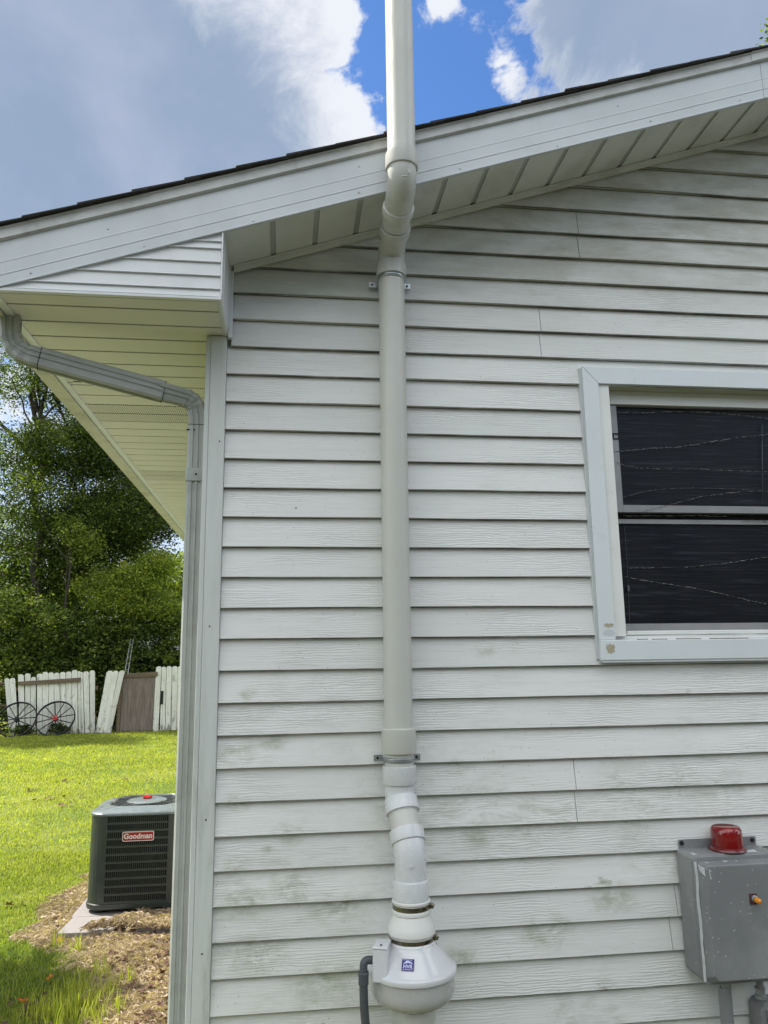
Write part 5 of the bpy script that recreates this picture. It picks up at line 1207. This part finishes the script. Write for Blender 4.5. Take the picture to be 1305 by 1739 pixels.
tree('deciduous_tree', 'rounded pale green tree farthest back beside the downspout', (b0[0], 25, 0), P_(305, 1000, 25), .12,
     [CC(300, 975, 25, 1.1, .8, 1), CC(345, 960, 25, 1.2, .9, 1), CC(275, 1010, 25, .9, .7, .8), CC(310, 1030, 24.6, 1.2, .8, 1)],
     9000, .12, M_LEAF2, 37, (.6, .3), group=GT, clump=.35)
b0 = P_(110, 900, 17.0)
tree('deciduous_tree', 'young bright green tree in front of the dark trunks, near the middle', (px(120, 1240, 17.0).x, 17.0, 0), P_(120, 930, 17.0), .05,
     [CC(125, 900, 16.9, .35, .40, 1), CC(148, 925, 17, .35, .40, 1), CC(60, 835, 17, .3, .25, .4), CC(175, 985, 17, .5, .35, .8)], 4200, .075, M_LEAF2, 41, (.6, .4), group=GT, clump=.26)
# undergrowth shrubs behind the fence
SH = [(-10, 1040, 17.2, 1.0, 'broad dark shrub at the far left behind the rail fence'), (60, 1060, 17.0, .95, 'dense dark shrub above the two leftmost pickets'), (130, 1075, 17.1, .85, 'dark shrub above the red-hubbed wagon wheel'),
      (190, 1085, 17.0, .7, 'dark shrub behind the leaning picket panel'), (255, 1090, 17.2, .6, 'dark shrub above the brown plywood gate'), (318, 1085, 17.1, .8, 'dark shrub behind the picket section right of the gate'), (-90, 1040, 17.4, 1.1, 'dark shrub standing left of the photo edge behind the rail fence')]
for i, (u, v, y, r_, lb) in enumerate(SH):
    c_ = px(u, v, y); cen = [(c_.x, y, c_.z, r_, .6, .7, 1), (c_.x - r_ * .5, y - .1, c_.z - .9, r_ * .9, .6, .7, 1), (c_.x + r_ * .5, y, c_.z - .8, r_ * .9, .6, .7, 1), (c_.x + .1, y - .1, .5, r_, .5, .5, .8)]
    tree('shrub', lb, (c_.x, y, 0), (c_.x, y, c_.z), .04, cen, 13000, .085, (M_LEAF, M_LEAF2)[i % 2], 50 + i, (.35, .35), 'shrub', 'shrubs behind the picket fence', 1, .26, .1)
# farther belt of trees closing the view
for i, (x, y, hgt, lb) in enumerate(((-13.5, 25, 8.5, 'large dark background tree at the far left edge'), (-8.6, 26.5, 7.2, 'large dark background tree filling the gaps behind the tallest tree'), (-4.6, 28, 5.8, 'lower dark background tree behind the yellow-green one'), (0.6, 27, 6.2, 'background tree hidden mostly by the house corner'))):
    cen = [(x, y, hgt * .62, 2.2, 1.6, hgt * .28, 1), (x - 1.4, y, hgt * .38, 1.9, 1.4, hgt * .25, 1), (x + 1.5, y, hgt * .40, 1.9, 1.4, hgt * .25, 1), (x, y - .3, hgt * .20, 2.4, 1.2, hgt * .2, 1)]
    tree('background_tree', lb, (x, y, 0), (x, y, hgt * .75), .16, cen, 30000, .14, M_LEAF2 if i % 2 else M_LEAF, 80 + i, (.35, .3), group='background trees', clump=.55)
# vine-like low weeds round the wheels
for i, (u, v, lb) in enumerate(((150, 590, 'dark weeds growing through the spokes of the black-hubbed wheel'), (405, 590, 'dark weeds growing through the red-hubbed wheel'))):
    c_ = fp_(u, v, FYW - .12); T_ = thing('weed_clump', lb, 'plant', (c_.x, FYW - .14, 0)); leaf_cloud('foliage', [(c_.x, FYW - .12, .12, .26, .05, .12, 1)], 900, .05, M_LEAF, 60 + i, T_, (.3, .3), (c_.x, FYW - .14, 0), .07)
# tree just outside the left edge whose crown shades the pickets and the strip of grass before them
tree('deciduous_tree', 'broad tree at the fence line just left of the view, shading the pickets', (-10.8, 17.0, 0), (-10.4, 16.8, 5.2), .16,
     [(-9.9, 16.5, 7.0, 2.3, 1.2, .9, 2), (-11.8, 16.6, 6.6, 1.8, 1.2, 1.0, 1), (-8.9, 16.4, 6.1, 1.2, .9, .6, 1), (-10.8, 16.4, 5.4, 1.8, .9, .8, 1)], 22000, .13, M_LEAF2, 72, (.5, .3), group=GT, clump=.40)
# tree behind the house, only a spray of it shows over the ridge line
c_ = px(1308, 42, 14.0)
tree('deciduous_tree', 'tall tree behind the roof showing one leafy spray at the top right corner', (c_.x + 3.2, 14.0, 0), (c_.x + 3.0, 14.0, c_.z - 1), .22,
     [(c_.x + .72, 14, c_.z + .05, .48, .5, .42, .5), (c_.x + 2.6, 14.2, c_.z + .4, 1.6, 1.5, 1.6, 2), (c_.x + 3.8, 14, c_.z - 2, 1.8, 1.6, 1.6, 2), (c_.x + 3.2, 14.5, c_.z + 2.2, 1.6, 1.4, 1.5, 1.5)], 16000, .13, M_LEAF2, 71, (.6, .3), clump=.30)
# tree left of the frame whose shade falls on the near grass
tree('deciduous_tree', 'small yard tree left of the view shading the near grass', (-4.6, 3.2, 0), (-4.4, 3.0, 3.0), .07,
     [(-4.05, 2.55, 3.75, .55, .35, .35, 1), (-4.5, 2.8, 4.0, .6, .5, .4, 1.0), (-4.9, 3.2, 3.6, .6, .5, .4, 1)], 7000, .085, M_LEAF2, 73, (.5, .3), clump=.16)

tree('deciduous_tree', 'large unseen tree added left of the camera to shade the ground before the gable wall', (-7.4, -1.2, 0), (-6.4, -.8, 10.5), .24,
     [(-5.4, -.6, 12, 3.2, 1.9, 1.3, 3), (-3.4, -.9, 11.4, 1.8, 1.6, 1.0, 1), (-7.6, -1.0, 11.6, 2.2, 1.9, 1.3, 1.3), (-5.6, -2.0, 10.8, 2.4, 1.6, 1.2, 1.5)], 34000, .17, M_LEAF2, 79, (.5, .3), clump=.42)  # added out of view to cut light bouncing up onto the gable

# unseen trees added behind the camera: they keep the low sky off the wall and out of the window
for i, (x, y, hgt, lb) in enumerate(((-13, -11, 7.0, 'unseen tree added behind the camera at the far left'), (-7.5, -13, 8.0, 'tall unseen tree added behind the camera to the left'), (-2, -14, 7.5, 'unseen tree added straight behind the camera facing the gable wall'), (3.5, -13.5, 8.2, 'tall unseen tree added behind the camera to the right'), (9, -12, 7.2, 'unseen tree added behind the camera facing the window'), (14.5, -9, 7.5, 'unseen tree added behind the camera at the far right'))):
    cen = [(x, y, hgt * .62, 2.6, 1.4, hgt * .28, 1), (x - 1.6, y, hgt * .35, 2.2, 1.3, hgt * .3, 1), (x + 1.7, y, hgt * .37, 2.2, 1.3, hgt * .3, 1), (x, y, hgt * .18, 2.8, 1.1, hgt * .18, 1)]
    tree('background_tree', lb, (x, y, 0), (x, y, hgt * .75), .18, cen, 9000, .30, M_LEAF, 180 + i, (.35, .3), group='unseen trees added behind the camera', clump=.6)

# neighbouring white shed glimpsed through the leaves, and a pole
sh = thing('shed', 'white shed with a reddish roof glimpsed through the leaves above the gate', 'shed', (px(246, 1150, 21).x, 21, 0)); A_ = At(sh)
c_ = px(243, 1090, 21); mb = MB(); mb.box(c_.x - .35, c_.x + 1.6, 21, 23, 0, c_.z + .32); A_.part(mb, 'wall', M_WHITE)
mb = MB(); mb.prism([(c_.x - .55, 20.8, c_.z + .34), (c_.x + 1.8, 20.8, c_.z + .34), (c_.x + .62, 20.8, c_.z + .95)], (0, 2.4, 0)); A_.part(mb, 'roof', M_BROWNPLATE)
ld = thing('ladder', 'thin pale metal ladder leaning up into the trees behind the gate', 'ladder', (fp_(850, 160, 16.3).x, 16.3, 0)); A_ = At(ld)
a0, a1 = fp_(838, 330, 16.2), fp_(905, -60, 16.6); b0_, b1_ = fp_(862, 330, 16.2), fp_(925, -60, 16.6)
for p, q in ((a0, a1), (b0_, b1_)): p = p - (q - p) * (p.z / (q.z - p.z)); mb = MB(); mb.tube([p, q], .012, 8); A_.part(mb, 'rail', M_POLE)
mb = MB()
for i in range(9):
    t = i / 9; mb.tube([a0.lerp(a1, t), b0_.lerp(b1_, t)], .008, 6)
A_.part(mb, 'rung', M_POLE)
